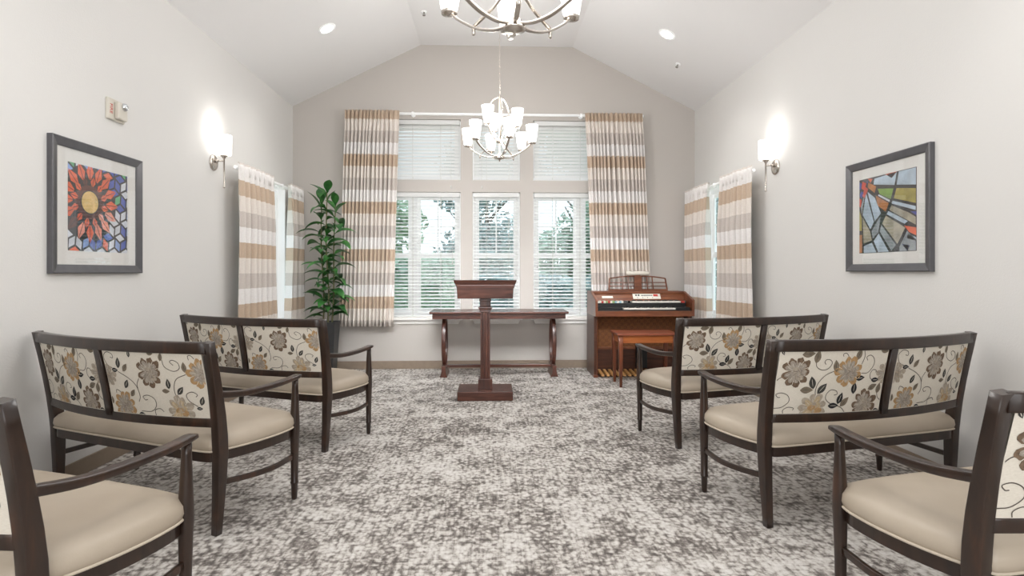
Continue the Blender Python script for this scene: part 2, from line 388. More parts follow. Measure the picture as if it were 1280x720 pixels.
# baseboards
for nm, b in (('baseboard_back', (XL, XR, D - .012, D, 0, .1)), ('baseboard_left', (XL, XL + .012, YB, D - .012, 0, .1)),
              ('baseboard_right', (XR - .012, XR, YB, D - .012, 0, .1)), ('baseboard_rear', (XL + .012, XR - .012, YB, YB + .012, 0, .1))):
    mb = MB(); mb.box(*b); tag(mb.build(nm, M['base'], bevel=.003), kind='structure')

# windows: (name index, opening, layout)
def window(idx, fn, u0, u1, z0, z1, sashes, hung, sill):
    """fn(u,z,d): d = depth into the wall.  sashes = list of (u0,u1)"""
    root = empty('window_%d' % idx, fn((u0 + u1) / 2, z0, .1), kind='structure')
    def pb(mb, a, b, c, d, d0, d1):
        p = [fn(a, c, d0), fn(b, c, d0), fn(b, d, d0), fn(a, d, d0), fn(a, c, d1), fn(b, c, d1), fn(b, d, d1), fn(a, d, d1)]
        mb.add(p, [(0, 3, 2, 1), (4, 5, 6, 7), (0, 1, 5, 4), (1, 2, 6, 5), (2, 3, 7, 6), (3, 0, 4, 7)])
    def fin(mb, nm, m, bev=.003):
        o = mb.build(nm, m, bevel=bev); o.parent = root; o.matrix_parent_inverse = Matrix.Translation(-V(root.location)); return o
    f = MB(); w = .045
    for a, b, c, d in ((u0, u0 + w, z0, z1), (u1 - w, u1, z0, z1), (u0, u1, z0, z0 + w), (u0, u1, z1 - w, z1)): pb(f, a, b, c, d, .09, .15)
    for i in range(len(sashes) - 1): pb(f, sashes[i][1], sashes[i + 1][0], z0, z1, .09, .15)
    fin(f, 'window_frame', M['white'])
    for a, b in sashes:
        zm = (z0 + z1) / 2 + .0
        rows = [(z0 + w, zm, .115, False), (zm - .02, z1 - w, .13, True)] if hung else [(z0 + w, z1 - w, .12, False)]
        for c, d, dp, mun in rows:
            s = MB(); t = .035
            for q in ((a, a + t, c, d), (b - t, b, c, d), (a, b, c, c + t + .01), (a, b, d - t - .01, d)): pb(s, *q, dp - .012, dp + .012)
            if mun:
                m_ = (a + b) / 2; pb(s, m_ - .009, m_ + .009, c, d, dp - .006, dp + .006)
                h_ = (c + d) / 2; pb(s, a, b, h_ - .009, h_ + .009, dp - .006, dp + .006)
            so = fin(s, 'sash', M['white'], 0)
            g = MB(); pb(g, a + t, b - t, c + t, d - t, dp - .002, dp + .002); go = g.build('pane', M['pane']); go.parent = so; 
    if idx > 6:
        j = MB(); t_ = .006
        for q in ((u0, u0 + t_, z0, z1), (u1 - t_, u1, z0, z1), (u0, u1, z1 - t_, z1)): pb(j, *q, .004, .09)
        fin(j, 'jamb_glow_liner', M['white'], 0)  # liner added to brighten the side reveals with its own slight glow
    if sill:
        s = MB()
        pb(s, u0 - .03, u1 + .03, z0 - .035, z0 + .002, -.055, .09)
        # apron under the sill with angled ends
        pr = [(u0 + .0, z0 - .036), (u1 - .0, z0 - .036), (u1 - .025, z0 - .085), (u0 + .025, z0 - .085)]
        s.add([fn(a, c, -.018) for a, c in pr] + [fn(a, c, 0) for a, c in pr], [(0, 1, 2, 3), (4, 7, 6, 5), (0, 4, 5, 1), (1, 5, 6, 2), (2, 6, 7, 3), (3, 7, 4, 0)])
        fin(s, 'sill', M['sill'])
    return root
k = 1
for i, (a, b) in enumerate(WX):
    w = .045; m_ = {0: -.958, 2: 1.151}.get(i)
    sash = [(a + w, b - w)] if m_ is None else [(a + w, m_ - .045), (m_ + .045, b - w)]
    window(k, fnB, a, b, *LOW, sash, True, True); k += 1
for i, (a, b) in enumerate(WX):
    window(k, fnB, a, b, *UPP, [(a + .045, b - .045)], False, False); k += 1
for X, sg in ((XL, -1), (XR, 1)):
    window(k, lambda u, z, d, X=X, sg=sg: (X + sg * d, u, z), *SWY, *SWZ, [(SWY[0] + .045, SWY[1] - .045)], True, True); k += 1

# blinds inside the six back openings
def blind(a, b, z0, z1, tilt, label, group, cordx):
    root = empty('window_blind', ((a + b) / 2, D + .045, z1), 0, label, 'blind', group)
    cx, cz = (a + b) / 2, z1; g = .012; yc = 0
    h = MB(); h.box(a + g - cx, b - g - cx, -.035, .035, -.062, -.004); h.build('headrail', M['slat'], root, bevel=.004)
    s = MB(); z = z1 - .085; zb = z0 + .02; dz = (z - zb) / round((z - zb) / .043); n = round((z - zb) / dz)
    L = b - a - 2 * g - .008
    for i in range(n):
        zz = z - i * dz - cz; ca, sa = math.cos(tilt) * .025, math.sin(tilt) * .025
        x0, x1 = -L / 2, L / 2; t = .0012
        # a slightly crowned slat in five strips
        prof = []
        for q in range(5):
            u = -1 + q * .5; cr = .003 * (1 - u * u)
            prof.append((u * ca - cr * math.sin(tilt), zz + u * sa + cr * math.cos(tilt)))
        up = [(y, zq + t) for y, zq in prof]; dn = [(y, zq - t) for y, zq in reversed(prof)]
        s.prism(up + dn, lambda p, q, hh: (hh, p, q), x0, x1)
    s.build('slats', M['slat'], root)
    r = MB(); r.box(-L / 2, L / 2, -.022, .022, z0 + .003 - cz, z0 + .02 - cz); r.build('bottom_rail', M['slat'], root, bevel=.003)
    for fx in (.28, .78) if L < 1 else (.2, .5, .8):
        x = -L / 2 + L * fx
        c = MB(); c.box(x - .0025, x + .0025, -.0285, -.0275, z0 + .01 - cz, -.06); c.box(x - .0025, x + .0025, .0275, .0285, z0 + .01 - cz, -.06)
        c.build('ladder_cord', M['cord'], root)
    if cordx is not None:
        x, zl = cordx; x -= cx
        c = MB(); c.tube([(x, -.042, -.05), (x, -.042, zl - cz)], .0016)
        c = c.build('pull_cord', M['cord'], root); t = MB(); t.lathe((x, -.042, zl - cz), [(.003, 0), (.008, -.012), (.009, -.035), (.002, -.038)], 10)
        t.build('tassel', M['cord'], c)
T_OPEN = math.radians(14); T_CL = math.radians(61)
xs = ['left', 'narrow middle', 'right']
for i, (a, b) in enumerate(WX):
    blind(a, b, *LOW, T_OPEN, ['open white slat blind in the tall lower window behind left curtain', 'narrow open white slat blind in middle window behind the lectern',
          'open white slat blind in the tall lower window nearest the organ'][i], 'open blinds in the lower windows', [(-.47, 1.35), (.33, 1.2), (.60, 1.3)][i])
for i, (a, b) in enumerate(WX):
    blind(a, b, *UPP, T_CL, ['closed white slat blind in the upper window beside left curtain', 'narrow closed white slat blind in upper window behind the chandelier',
          'closed white slat blind in the upper window beside right curtain'][i], 'closed blinds in the upper windows', [(-.487, 2.30), (-.10, 2.30), None][i])
# ------------------------------------------------------------------ settees
BOW = 0.085
def post_y(z):      # centre line of the rear post
    pts = [(0, 0), (.2, .005), (.38, .006), (.46, .0), (.56, -.012), (.7, -.036), (.9, -.078)]
    for (a, ya), (b, yb) in zip(pts, pts[1:]):
        if z <= b: return ya + (yb - ya) * (z - a) / (b - a)
    return -.078
def post_x(z): return .5885 - .01 + (.617 - .5785) * max(0, min(1, z / .9))
def bow(x): return -BOW * (1 - min(1, (x / .617) ** 2))

def clip(poly, x0, x1, y0, y1):
    def cl(p, ins, inter):
        out = []
        for i in range(len(p)):
            a, b = p[i - 1], p[i]
            if ins(b):
                if not ins(a): out.append(inter(a, b))
                out.append(b)
            elif ins(a): out.append(inter(a, b))
        return out
    def ix(c): return lambda a, b: (c, a[1] + (b[1] - a[1]) * (c - a[0]) / (b[0] - a[0]))
    def iy(c): return lambda a, b: (a[0] + (b[0] - a[0]) * (c - a[1]) / (b[1] - a[1]), c)
    for ins, it in ((lambda p: p[0] >= x0, ix(x0)), (lambda p: p[0] <= x1, ix(x1)), (lambda p: p[1] >= y0, iy(y0)), (lambda p: p[1] <= y1, iy(y1))):
        poly = cl(poly, ins, it)
        if len(poly) < 3: return []
    return poly
def ell(cx, cy, a, b, ang, n=14, wob=0, rr=None):
    out = []
    for i in range(n):
        t = 2 * PI * i / n; k = 1 + (rr.uniform(-wob, wob) if rr else 0)
        x, y = a * math.cos(t) * k, b * math.sin(t) * k
        out.append((cx + x * math.cos(ang) - y * math.sin(ang), cy + x * math.sin(ang) + y * math.cos(ang)))
    return out
def leaf2(cx, cy, l, ang, w=.23):
    out = []
    for i in range(7): t = i / 6; out.append(((t - .5) * l, math.sin(PI * t ** .85) * l * w))
    for i in range(1, 6): t = 1 - i / 6; out.append(((t - .5) * l, -math.sin(PI * t ** .85) * l * w))
    return [(cx + x * math.cos(ang) - y * math.sin(ang), cy + x * math.sin(ang) + y * math.cos(ang)) for x, y in out]
def pattern(data):
    """list of (polygon, material index, layer)"""
    fl, lv, cv = data; out = []; rr = random.Random(5)
    for pts in cv:
        P = [V((x, y, 0)) for x, y in pts]; C = curve([tuple(p) for p in P], 6)
        for i in range(len(C) - 1):
            d = (C[i + 1] - C[i]); 
            if d.length < 1e-6: continue
            nrm = V((-d.y, d.x, 0)).normalized() * .0017
            a, b = C[i], C[i + 1] + d * .15
            out.append(([(a.x + nrm.x, a.y + nrm.y), (b.x + nrm.x, b.y + nrm.y), (b.x - nrm.x, b.y - nrm.y), (a.x - nrm.x, a.y - nrm.y)], 9, 1))
    for x, y, l, ang, c in lv:
        a = math.radians(ang); m = {0: 6, 1: 7, 2: 8}[c]
        out.append((leaf2(x, y, l * 1.12, a, .26), m, 2))
        # pale vein down the leaf
        out.append((ell(x, y, l * .36, .0011, a, 6), 10 if c != 1 else 6, 3))
    for x, y, kind, r in fl:
        pm = {0: 1, 1: 2, 2: 3, 3: 3}[kind]; hm = {0: 4, 1: 4, 2: 5, 3: 4}[kind]
        n = 9; a0 = rr.uniform(0, 1); hx, hy = x + r * .16, y - r * .12
        for i in range(n):
            a = a0 + 2 * PI * (i + rr.uniform(-.18, .18)) / n; rad = r * rr.uniform(.56, .74); k = rr.uniform(.85, 1.15)
            px, py = x + rad * math.cos(a), y + rad * math.sin(a)
            out.append((ell(px, py, r * .40 * k, r * .28 * k, a, 14, .12, rr), pm, 2 + (i % 2) * .3))
            tone = hm if (kind == 0 or i % 2) else 3
            out.append((ell(x + rad * .72 * math.cos(a), y + rad * .72 * math.sin(a), r * .34, r * .19, a, 10, .16, rr), tone, 2.8 + (i % 2) * .1))
            # pale gaps between the petals
            b_ = a + PI / n
            out.append((ell(x + r * .74 * math.cos(b_), y + r * .74 * math.sin(b_), r * .20, r * .020, b_, 6), 10, 3.0))
            out.append((ell(x + r * .50 * math.cos(a), y + r * .50 * math.sin(a), r * .22, r * .012, a, 6), 10, 3.1))
        for i in range(6):
            a = a0 + .3 + 2 * PI * i / 6
            out.append((ell(hx + r * .24 * math.cos(a), hy + r * .24 * math.sin(a), r * .30, r * .21, a + .5, 12, .16, rr), (hm, 3, 4)[i % 3] if kind != 2 else (5, 3, 2)[i % 3], 3.5 + i * .05))
        for i in range(7):
            a = a0 + 2 * PI * i / 7; out.append((ell(hx + r * .25 * math.cos(a), hy + r * .25 * math.sin(a), r * .17, r * .014, a + .6, 6), 1 if kind < 2 else 2, 4.6))
    return out

def make_settee():
    root = empty('settee', (0, 0, 0))
    E = M['espresso']
    for s in (-1, 1):
        mb = MB(); zs = [0, .05, .12, .2, .3, .38, .46, .55, .65, .75, .84, .902]
        pts = [(s * post_x(z), post_y(z), z) for z in zs]
        sz = []
        for z in zs:
            w = .034 + .014 * min(1, z / .35); d = .034 + .020 * min(1, z / .35) - .020 * max(0, (z - .5) / .4) ** .8
            sz.append((d, w))
        mb.sweep(pts, sz, up=(1, 0, 0), r=.10); mb.build('rear_leg', E, root)
        # front leg, turned and tapered, up to the arm
        mb = MB(); fx, fy = s * .617, .452
        prof = [(.0115, 0), (.013, .01), (.0155, .083), (.0185, .086), (.019, .092), (.0165, .097), (.0175, .2), (.0205, .33), (.0225, .375), (.0215, .43), (.0175, .53), (.0145, .60), (.0145, .64)]
        n = 20; vs = []
        for r, h in prof:
            ox = -s * .005 * h / .64; oy = .012 * h / .64
            for j in range(n):
                a = 2 * PI * j / n; k = (abs(math.cos(a)) ** 3.2 + abs(math.sin(a)) ** 3.2) ** (-1 / 3.2)
                vs.append((fx + ox + r * k * math.cos(a), fy + oy + r * k * math.sin(a), h))
        mb.add(vs, [(i * n + j, i * n + (j + 1) % n, (i + 1) * n + (j + 1) % n, (i + 1) * n + j) for i in range(len(prof) - 1) for j in range(n)], 0, True)
        mb.add(vs[:n], [tuple(range(n))]); mb.add(vs[-n:], [tuple(range(n))])
        mb.build('front_leg', E, root)
        # armrest
        mb = MB()
        pts = curve([(s * .612, -.03, .656), (s * .628, .10, .640), (s * .634, .24, .640), (s * .628, .38, .647), (s * .612, .49, .655)], 5)
        m = len(pts); sz = []
        for i in range(m):
            t = i / (m - 1); sz.append((.030 + .014 * math.sin(t * PI * .62), .032 - .010 * t if t < .97 else .016))
        mb.sweep(pts, sz, r=.22); mb.build('armrest', E, root)
        # stretcher bowed outwards
        mb = MB(); pts = curve([(s * .588, .01, .238), (s * .624, .17, .228), (s * .634, .30, .226), (s * .617, .445, .233)], 5)
        mb.sweep(pts, (.018, .026), r=.2); mb.build('stretcher', E, root)
    # seat outline
    out = []
    def seg(p, n): out.extend([(q.x, q.y) for q in curve([(a, b, 0) for a, b in p], n)[:-1]])
    seg([(-.566, -.026), (-.52, -.034), (-.35, -.038), (0, -.040), (.35, -.038), (.52, -.034), (.566, -.026)], 5)
    seg([(.566, -.026), (.592, .02), (.628, .14), (.643, .27), (.636, .39), (.612, .458)], 4)
    seg([(.612, .458), (.56, .487), (.3, .505), (0, .51), (-.3, .505), (-.56, .487), (-.612, .458)], 5)
    seg([(-.612, .458), (-.636, .39), (-.643, .27), (-.628, .14), (-.592, .02), (-.566, -.026)], 4)
    n = len(out); cx, cy = 0, .24
    def ring(ins, z, k=1.0):
        r = []
        for i in range(n):
            b = V(out[i]); r.append((cx + (b.x - cx) * (1 - ins / .64) * k, cy + (b.y - cy) * (1 - ins / .275) * k, z))
        return r
    fr = MB(); R = [ring(.030, .336), ring(.006, .336), ring(.006, .384), ring(.030, .384)]
    vs = sum(R, []); fs = [(i * n + j, i * n + (j + 1) % n, ((i + 1) % 4) * n + (j + 1) % n, ((i + 1) % 4) * n + j) for i in range(4) for j in range(n)]
    fr.add(vs, fs); fr.build('seat_frame', E, root, bevel=.003)
    st = MB(); R = [ring(.012, .384), ring(-.001, .392), ring(-.006, .41), ring(-.003, .435), ring(.012, .455), ring(.035, .468), ring(.035, .478, .9), ring(.035, .485, .7), ring(.035, .488, .4)]
    vs = sum(R, []) + [(cx, cy, .489)]; m = len(R)
    fs = [(i * n + j, i * n + (j + 1) % n, (i + 1) * n + (j + 1) % n, (i + 1) * n + j) for i in range(m - 1) for j in range(n)]
    fs += [((m - 1) * n + j, (m - 1) * n + (j + 1) % n, m * n) for j in range(n)] + [tuple(range(n - 1, -1, -1))]
    st.add(vs, fs, 0, True); so = st.build('seat', M['vinyl'], root)
    pp = MB(); pp.tube([(x, y, z) for x, y, z in ring(-.002, .389)], .0048, closed=True); pp.build('piping', M['piping'], so)
    # back rails
    def rail(z0, z1, x_, dep, name, yoff=0):
        mb = MB(); N = 28; zc = (z0 + z1) / 2
        pts = [(-x_ + 2 * x_ * i / N, post_y(zc) + bow(-x_ + 2 * x_ * i / N) + yoff, zc) for i in range(N + 1)]
        mb.sweep(pts, (dep, z1 - z0), r=.14); mb.build(name, E, root)
    rail(.848, .902, .608, .034, 'top_rail')
    rail(.503, .546, .592, .032, 'lower_back_rail')
    mb = MB(); zs = [.53, .62, .74, .86]
    mb.sweep([(0, post_y(z) + bow(0), z) for z in zs], (.040, .042), up=(1, 0, 0), r=.12); mb.build('center_post', E, root)
    mats = [M['fab'], M['f_brown'], M['f_tan'], M['f_beige'], M['f_grey'], M['f_pale'], M['l_char'], M['l_taupe'], M['l_black'], M['vine'], M['fab']]
    for side, data in ((0, PAT[0]), (1, PAT[1])):
        x0 = -.585 if side == 0 else .03
        Z0, Z1, W = .545, .85, .555
        def S(u, v, off):      # u 0..W from the rear view's left, off>0 towards the rear
            x = x0 + u; z = Z0 + v / .30 * (Z1 - Z0)
            puff = .006 * math.sin(PI * min(1, max(0, u / W))) * math.sin(PI * min(1, max(0, v / .3)))
            return (x, post_y(z) + bow(x) - math.copysign(1, off) * (.011 + puff) - off, z)
        mb = MB(); nu, nv = 20, 10
        for sd in (1, -1):
            vs = [S(W * i / nu, .3 * j / nv, 1e-6 * sd) for j in range(nv + 1) for i in range(nu + 1)]
            mb.add(vs, [(j * (nu + 1) + i, j * (nu + 1) + i + 1, (j + 1) * (nu + 1) + i + 1, (j + 1) * (nu + 1) + i) for j in range(nv) for i in range(nu)], 0, True)
            for poly, mi, ly in pattern(data):
                pl = clip(poly, .004, W - .004, .003, .297)
                if len(pl) < 3: continue
                mb.add([S(x if sd > 0 else W - x, y, sd * (.0006 + .00025 * ly)) for x, y in pl], [tuple(range(len(pl)))], mi)
        me = mb.build('back_panel', mats, root)
        # an upholstered pad: close the gap between its two faces
    return root

settees = [(-1.7945, 2.8801, -.4155), (-1.6514, 4.0519, -.3871), (-1.7576, 1.7021, -.3326), (1.8913, 2.7596, .2336), (1.8583, 3.9628, .2629), (1.9398, 1.6184, .1923)]
lab = ['dark wood floral-backed settee in the middle of the left row, under the sunburst picture',
       'farthest dark wood floral-backed settee of the left row, beside the potted plant',
       'nearest settee of the left row, cut off by the left photo edge',
       'dark wood floral-backed settee in the middle of the right row, under the shard picture',
       'farthest dark wood floral-backed settee of the right row, in front of the organ',
       'nearest settee of the right row, cut off by the right photo edge']
proto = make_settee()
for i, (x, y, a) in enumerate(settees):
    o = proto if i == 0 else copy_tree(proto)
    o.location = (x, y, 0); o.rotation_euler = (0, 0, a)
    tag(o, lab[i], 'settee', 'floral-backed settees in two rows')

# ------------------------------------------------------------------ lectern
root = empty('lectern', (-.045, 5.46, 0), 0, 'dark wood pedestal lectern with a fluted column on a square base', 'lectern')
mb = MB(); mb.box(-.262, .262, -.195, .195, 0, .086); mb.build('base', M['mahogany_h'], root, bevel=.006)
mb = MB(); mb.box(-.068, .068, -.068, .068, .086, .18); mb.build('plinth', M['mahogany'], root, bevel=.003)
mb = MB()
# fluted shaft
prof = []
hw = .047
def side_pts(n=3):
    p = []; w = 2 * hw; fl = .014; gap = (w - n * fl) / (n + 1); x = -hw
    p.append((x, 0))
    for i in range(n):
        x += gap; p += [(x, 0), (x + fl * .25, .006), (x + fl * .75, .006), (x + fl, 0)]; x += fl
    return p
for q in range(4):
    a = q * PI / 2
    for u, dpt in side_pts():
        X, Y = u, -hw + dpt
        prof.append((X * math.cos(a) - Y * math.sin(a), X * math.sin(a) + Y * math.cos(a)))
mb.prism(prof, lambda a, b, h: (a, b, h), .18, .835); mb.build('column', M['mahogany'], root)
mb = MB(); mb.box(-.052, .052, -.052, .052, .825, .838)
for w, a, b in ((.055, .838, .85), (.062, .85, .863), (.069, .863, .872), (.056, .872, .882), (.052, .882, .93), (.058, .93, .955)): mb.box(-w, w, -w, w, a, b)
mb.build('capital', M['mahogany'], root, bevel=.003)
# slanted reading head
mb = MB()
# side profile (y, z) extruded along x, tapering a little downwards
yf, yb = -.17, .20
def headbox(mb, w0, w1, z0, z1f, z1b, y0, y1):
    v = [(-w0, y0, z0), (w0, y0, z0), (w0, y1, z0), (-w0, y1, z0), (-w1, y0 - .008, z1f), (w1, y0 - .008, z1f), (w1, y1 + .008, z1b), (-w1, y1 + .008, z1b)]
    mb.add(v, [(0, 3, 2, 1), (4, 5, 6, 7), (0, 1, 5, 4), (1, 2, 6, 5), (2, 3, 7, 6), (3, 0, 4, 7)])
headbox(mb, .262, .270, .962, 1.09, 1.02, yf, yb); mb.build('reading_box', M['mahogany_h'], root, bevel=.003)
mb = MB(); headbox(mb, .272, .282, 1.086, 1.104, 1.034, yf - .006, yb + .006); headbox(mb, .284, .291, 1.1035, 1.118, 1.048, yf - .018, yb + .014)
headbox(mb, .292, .295, 1.1175, 1.138, 1.066, yf - .024, yb + .02); mb.build('slanted_top', M['mahogany_h'], root, bevel=.003)

# ------------------------------------------------------------------ console table
root = empty('console_table', (.107, 6.65, 0), 0, 'long dark wood console table with oval hoop legs under the windows', 'table')
mb = MB(); mb.box(-.797, .797, -.255, .255, .732, .757); mb.build('tabletop', M['mahogany_h'], root, bevel=.005)
mb = MB(); mb.box(-.765, .765, -.225, .225, .672, .732); mb.build('apron', M['mahogany_h'], root, bevel=.003)
for s in (-1, 1):
    lx = s * .64
    mb = MB(); mb.sweep([(lx, .185 * math.cos(2 * PI * i / 40), .395 + .275 * math.sin(2 * PI * i / 40)) for i in range(40)], (.030, .046), up=(1, 0, 0), closed=True, r=.15)
    # block joining hoop and apron
    mb.sweep([(lx, 0, .655), (lx, 0, .675)], (.12, .05), up=(1, 0, 0)); lg = mb.build('leg', M['mahogany'], root)
    mb = MB(); mb.prism([(-.044, 0), (.044, 0), (.030, .03), (.022, .075), (.022, .13), (-.022, .13), (-.022, .075), (-.030, .03)], lambda a, b, h, lx=lx: (lx + a, h, b), -.2, .2)
    mb.build('foot', M['mahogany'], lg, bevel=.003)
mb = MB(); mb.box(-.62, .62, -.03, .03, .085, .118); mb.build('stretcher', M['mahogany_h'], root, bevel=.003)

# ------------------------------------------------------------------ organ
OX0, OX1 = 1.195, 2.335; OW = OX1 - OX0
root = empty('electric_organ', (OX0, 6.3, 0), 0, 'brown two-manual electric organ with pedals in the right back corner', 'organ')
O = lambda mb, nm, m, par=root, bev=.003: mb.build(nm, m, par, bevel=bev)
# side cheeks (profile in y,z)
ck = [(0, .71), (0, .895), (.03, .905), (.32, .985), (.66, .985), (.66, .0), (.085, .0), (.085, .03), (.11, .03), (.11, .69), (.05, .70)]
ck = [(0, .705), (0, .89), (.03, .902), (.31, .982), (.57, .982), (.57, .705)]
for x in (0, OW - .028):
    mb = MB(); mb.prism(ck, lambda a, b, h, x=x: (x + h, a, b), 0, .028); O(mb, 'side_cheek', M['organ_v'])
mb = MB(); mb.box(.028, OW - .028, .30, .57, .955, .982); O(mb, 'lid', M['organ'])
mb = MB(); mb.box(.028, OW - .028, 0, .03, .705, .768); mb.box(.028, OW - .028, .03, .5, .705, .73); O(mb, 'key_bed', M['organ'])
mb = MB(); mb.box(.028, OW - .028, .5, .57, .70, .955); O(mb, 'back_panel', M['organ_dark'])
# control panel (slanted) between the manuals and the lid
mb = MB(); mb.prism([(.245, .873), (.315, .957), (.5, .957), (.5, .873)], lambda a, b, h: (h, a, b), .028, OW - .028); cp = O(mb, 'control_panel', M['organ'])
def on_panel(mb, u0, u1, t0, t1, lift=.002, mi=0):
    A = V((0, .245, .873)); B = V((0, .315, .957)); n = V((0, -.084, .07)).normalized()
    p = [A + (B - A) * t + V((u, 0, 0)) + n * l for l in (0.0, lift) for u, t in ((u0, t0), (u1, t0), (u1, t1), (u0, t1))]
    mb.add(p, [(0, 3, 2, 1), (4, 5, 6, 7), (0, 1, 5, 4), (1, 2, 6, 5), (2, 3, 7, 6), (3, 0, 4, 7)], mi)
mb = MB(); on_panel(mb, .13, .26, .35, .62); O(mb, 'name_plate', M['ivory'], cp, 0)
mb = MB(); on_panel(mb, .50, .83, .22, .92, .003, 0)
for u in (.53, .56): on_panel(mb, u, u + .02, .62, .80, .006, 1)
for i in range(9): on_panel(mb, .60 + i * .0155, .61 + i * .0155, .62, .74, .006, 1)
on_panel(mb, .745, .80, .56, .84, .006, 2)
for i in range(4): on_panel(mb, .55 + i * .06, .555 + i * .06, .34, .44, .006, 1)
O(mb, 'switch_plate', [M['ivory'], M['black'], M['red']], cp, 0)
def manual(x0, x1, y0, y1, z, nm, blk=None):
    mb = MB(); n = round((x1 - x0) / .0215); w = (x1 - x0) / n
    for i in range(n): mb.box(x0 + i * w + .0007, x0 + (i + 1) * w - .0007, y0, y1, z - .018, z, 0)
    for i in range(n - 1):
        if i % 7 in (2, 6): continue
        mb.box(x0 + (i + 1) * w - .006, x0 + (i + 1) * w + .006, y0 + .045, y1, z, z + .010, 1)
    O(mb, nm, [M['ivory'], M['black']], root, 0)
mb = MB(); mb.box(.05, OW - .05, .155, .245, .80, .850, 0); mb.box(.028, OW - .028, .03, .10, .768 - .03, .775, 0); mb.box(.028, OW - .028, .1, .25, .73, .78, 0); O(mb, 'key_slip', M['black'], root, .002)
manual(.33, .93, .035, .155, .800, 'lower_manual')
manual(.46, 1.03, .15, .262, .872, 'upper_manual')
mb = MB(); mb.box(.04, .32, .035, .15, .775, .803); mb.box(.94, OW - .04, .035, .15, .775, .806); O(mb, 'end_block', M['black'], root, .003)
mb = MB(); cs = [0, 0, 1, 0, 2, 1, 0, 2, 3, 0, 3, 0, 4, 4]
for i, c in enumerate(cs): mb.box(.05 + i * .026, .05 + i * .026 + .022, .16, .235, .850, .872 + (.004 if i % 2 else 0), c)
for i, c in enumerate((5, 5, 1)): mb.box(1.045 + i * .018, 1.045 + i * .018 + .014, .16, .235, .85, .874, 1 if c == 5 else 4)
O(mb, 'stop_tabs', [M['ivory'], M['red'], plain('green tab', rgb(150, 176, 120), .4), plain('pale blue tab', rgb(150, 186, 200), .4), plain('grey tab', rgb(90, 90, 90), .4)], root, .001)
# lower case
mb = MB(); mb.box(.03, OW - .03, .26, .55, 0.0, .705); mb.box(.0, .03, .09, .57, 0, .705); mb.box(OW - .03, OW, .09, .57, 0, .705); 
lc = O(mb, 'lower_case', M['organ_dark'])
mb = MB(); mb.box(.03, .042, .085, .12, .0, .705); mb.box(-.006, .042, .075, .14, 0, .03); mb.box(OW - .042, OW - .03, .085, .12, 0, .705); mb.box(OW - .042, OW + .006, .075, .14, 0, .03); O(mb, 'front_stile', M['organ_v'], lc)
mb = MB(); mb.box(.06, OW - .06, .250, .262, .33, .69); O(mb, 'grille_cloth', M['tweed'], lc, 0)
mb = MB(); mb.box(.045, OW - .045, .246, .262, .30, .33); mb.box(.62, .64, .244, .262, .0, .33); O(mb, 'trim_rail', M['organ'], lc)
mb = MB(); mb.box(.52, .64, .17, .25, .09, .33); mb.prism([(.17, .09), (.25, .09), (.25, .30), (.2, .33)], lambda a, b, h: (h, a, b), .54, .62); O(mb, 'swell_pedal', M['black'], root, .004)
mb = MB(); mb.box(.045, OW - .045, .12, .26, 0, .02); O(mb, 'pedal_frame', M['organ_dark'])
mw = wood('maple pedal wood', rgb(176, 122, 66), rgb(204, 152, 92), rgb(222, 176, 118), .35, axis=1)
for i in range(13):
    x = .085 + i * .062; blackk = False
    mb = MB()
    y0 = -.01 if not blackk else .04
    y1 = .25; z0 = .03; z1 = .058 if not blackk else .07
    sk = .0
    v = [(x - .016, y0, z0), (x + .016, y0, z0), (x + .016, y1, z0 - .008), (x - .016, y1, z0 - .008), (x - .016, y0 + .01, z1 - .012), (x + .016, y0 + .01, z1 - .012), (x + .016, y1, z1 + .012), (x - .016, y1, z1 + .012)]
    mb.add(v, [(0, 3, 2, 1), (4, 5, 6, 7), (0, 1, 5, 4), (1, 2, 6, 5), (2, 3, 7, 6), (3, 0, 4, 7)])
    mb.build('pedal', mw if not blackk else M['black'], root, bevel=.003)
# music rack
mr = empty('music_rack', (OX0 + .62, 6.84, .982), 0); 
mr.parent = root; mr.location = (.62, .50, .982)
mb = MB(); W = .365
mb.box(-W, W, -.015, .05, 0, .02)
mb.sweep([(-W + .006, 0, .02), (-W + .02, .03, .15)], (.016, .016)); mb.sweep([(W - .006, 0, .02), (W - .02, .03, .15)], (.016, .016))
mb.sweep(curve([(-W + .02, .03, .15), (-W * .5, .035, .172), (0, .036, .176), (W * .5, .035, .172), (W - .02, .03, .15)], 6), (.014, .016))
for z in (.055, .10): mb.sweep([(-W + .01, .0 + z * .2, z), (W - .01, z * .2, z)], (.010, .012))
for x in (-.19, -.12, .12, .19): mb.sweep([(x, .004, .02), (x * .96, .034, .168)], (.012, .012))
mb.box(-.045, .045, .0, .03, .02, .176); mb.build('rack', M['organ'], mr, bevel=.001)
root = empty('music_lamp', (1.812, 6.80, 1.162), 0, 'small cream tube lamp on top of the organ music rack', 'lamp')
mb = MB(); mb.lathe((-.14, .02, .032), [(.001, 0), (.022, .002), (.026, .02), (.026, .262), (.022, .278), (.001, .28)], 16, axis='x'); mb.build('lamp_shade', M['strobe'], root)
mb = MB(); mb.box(-.03, .03, .0, .03, -.0015, .012); mb.build('clip', M['organ'], root)

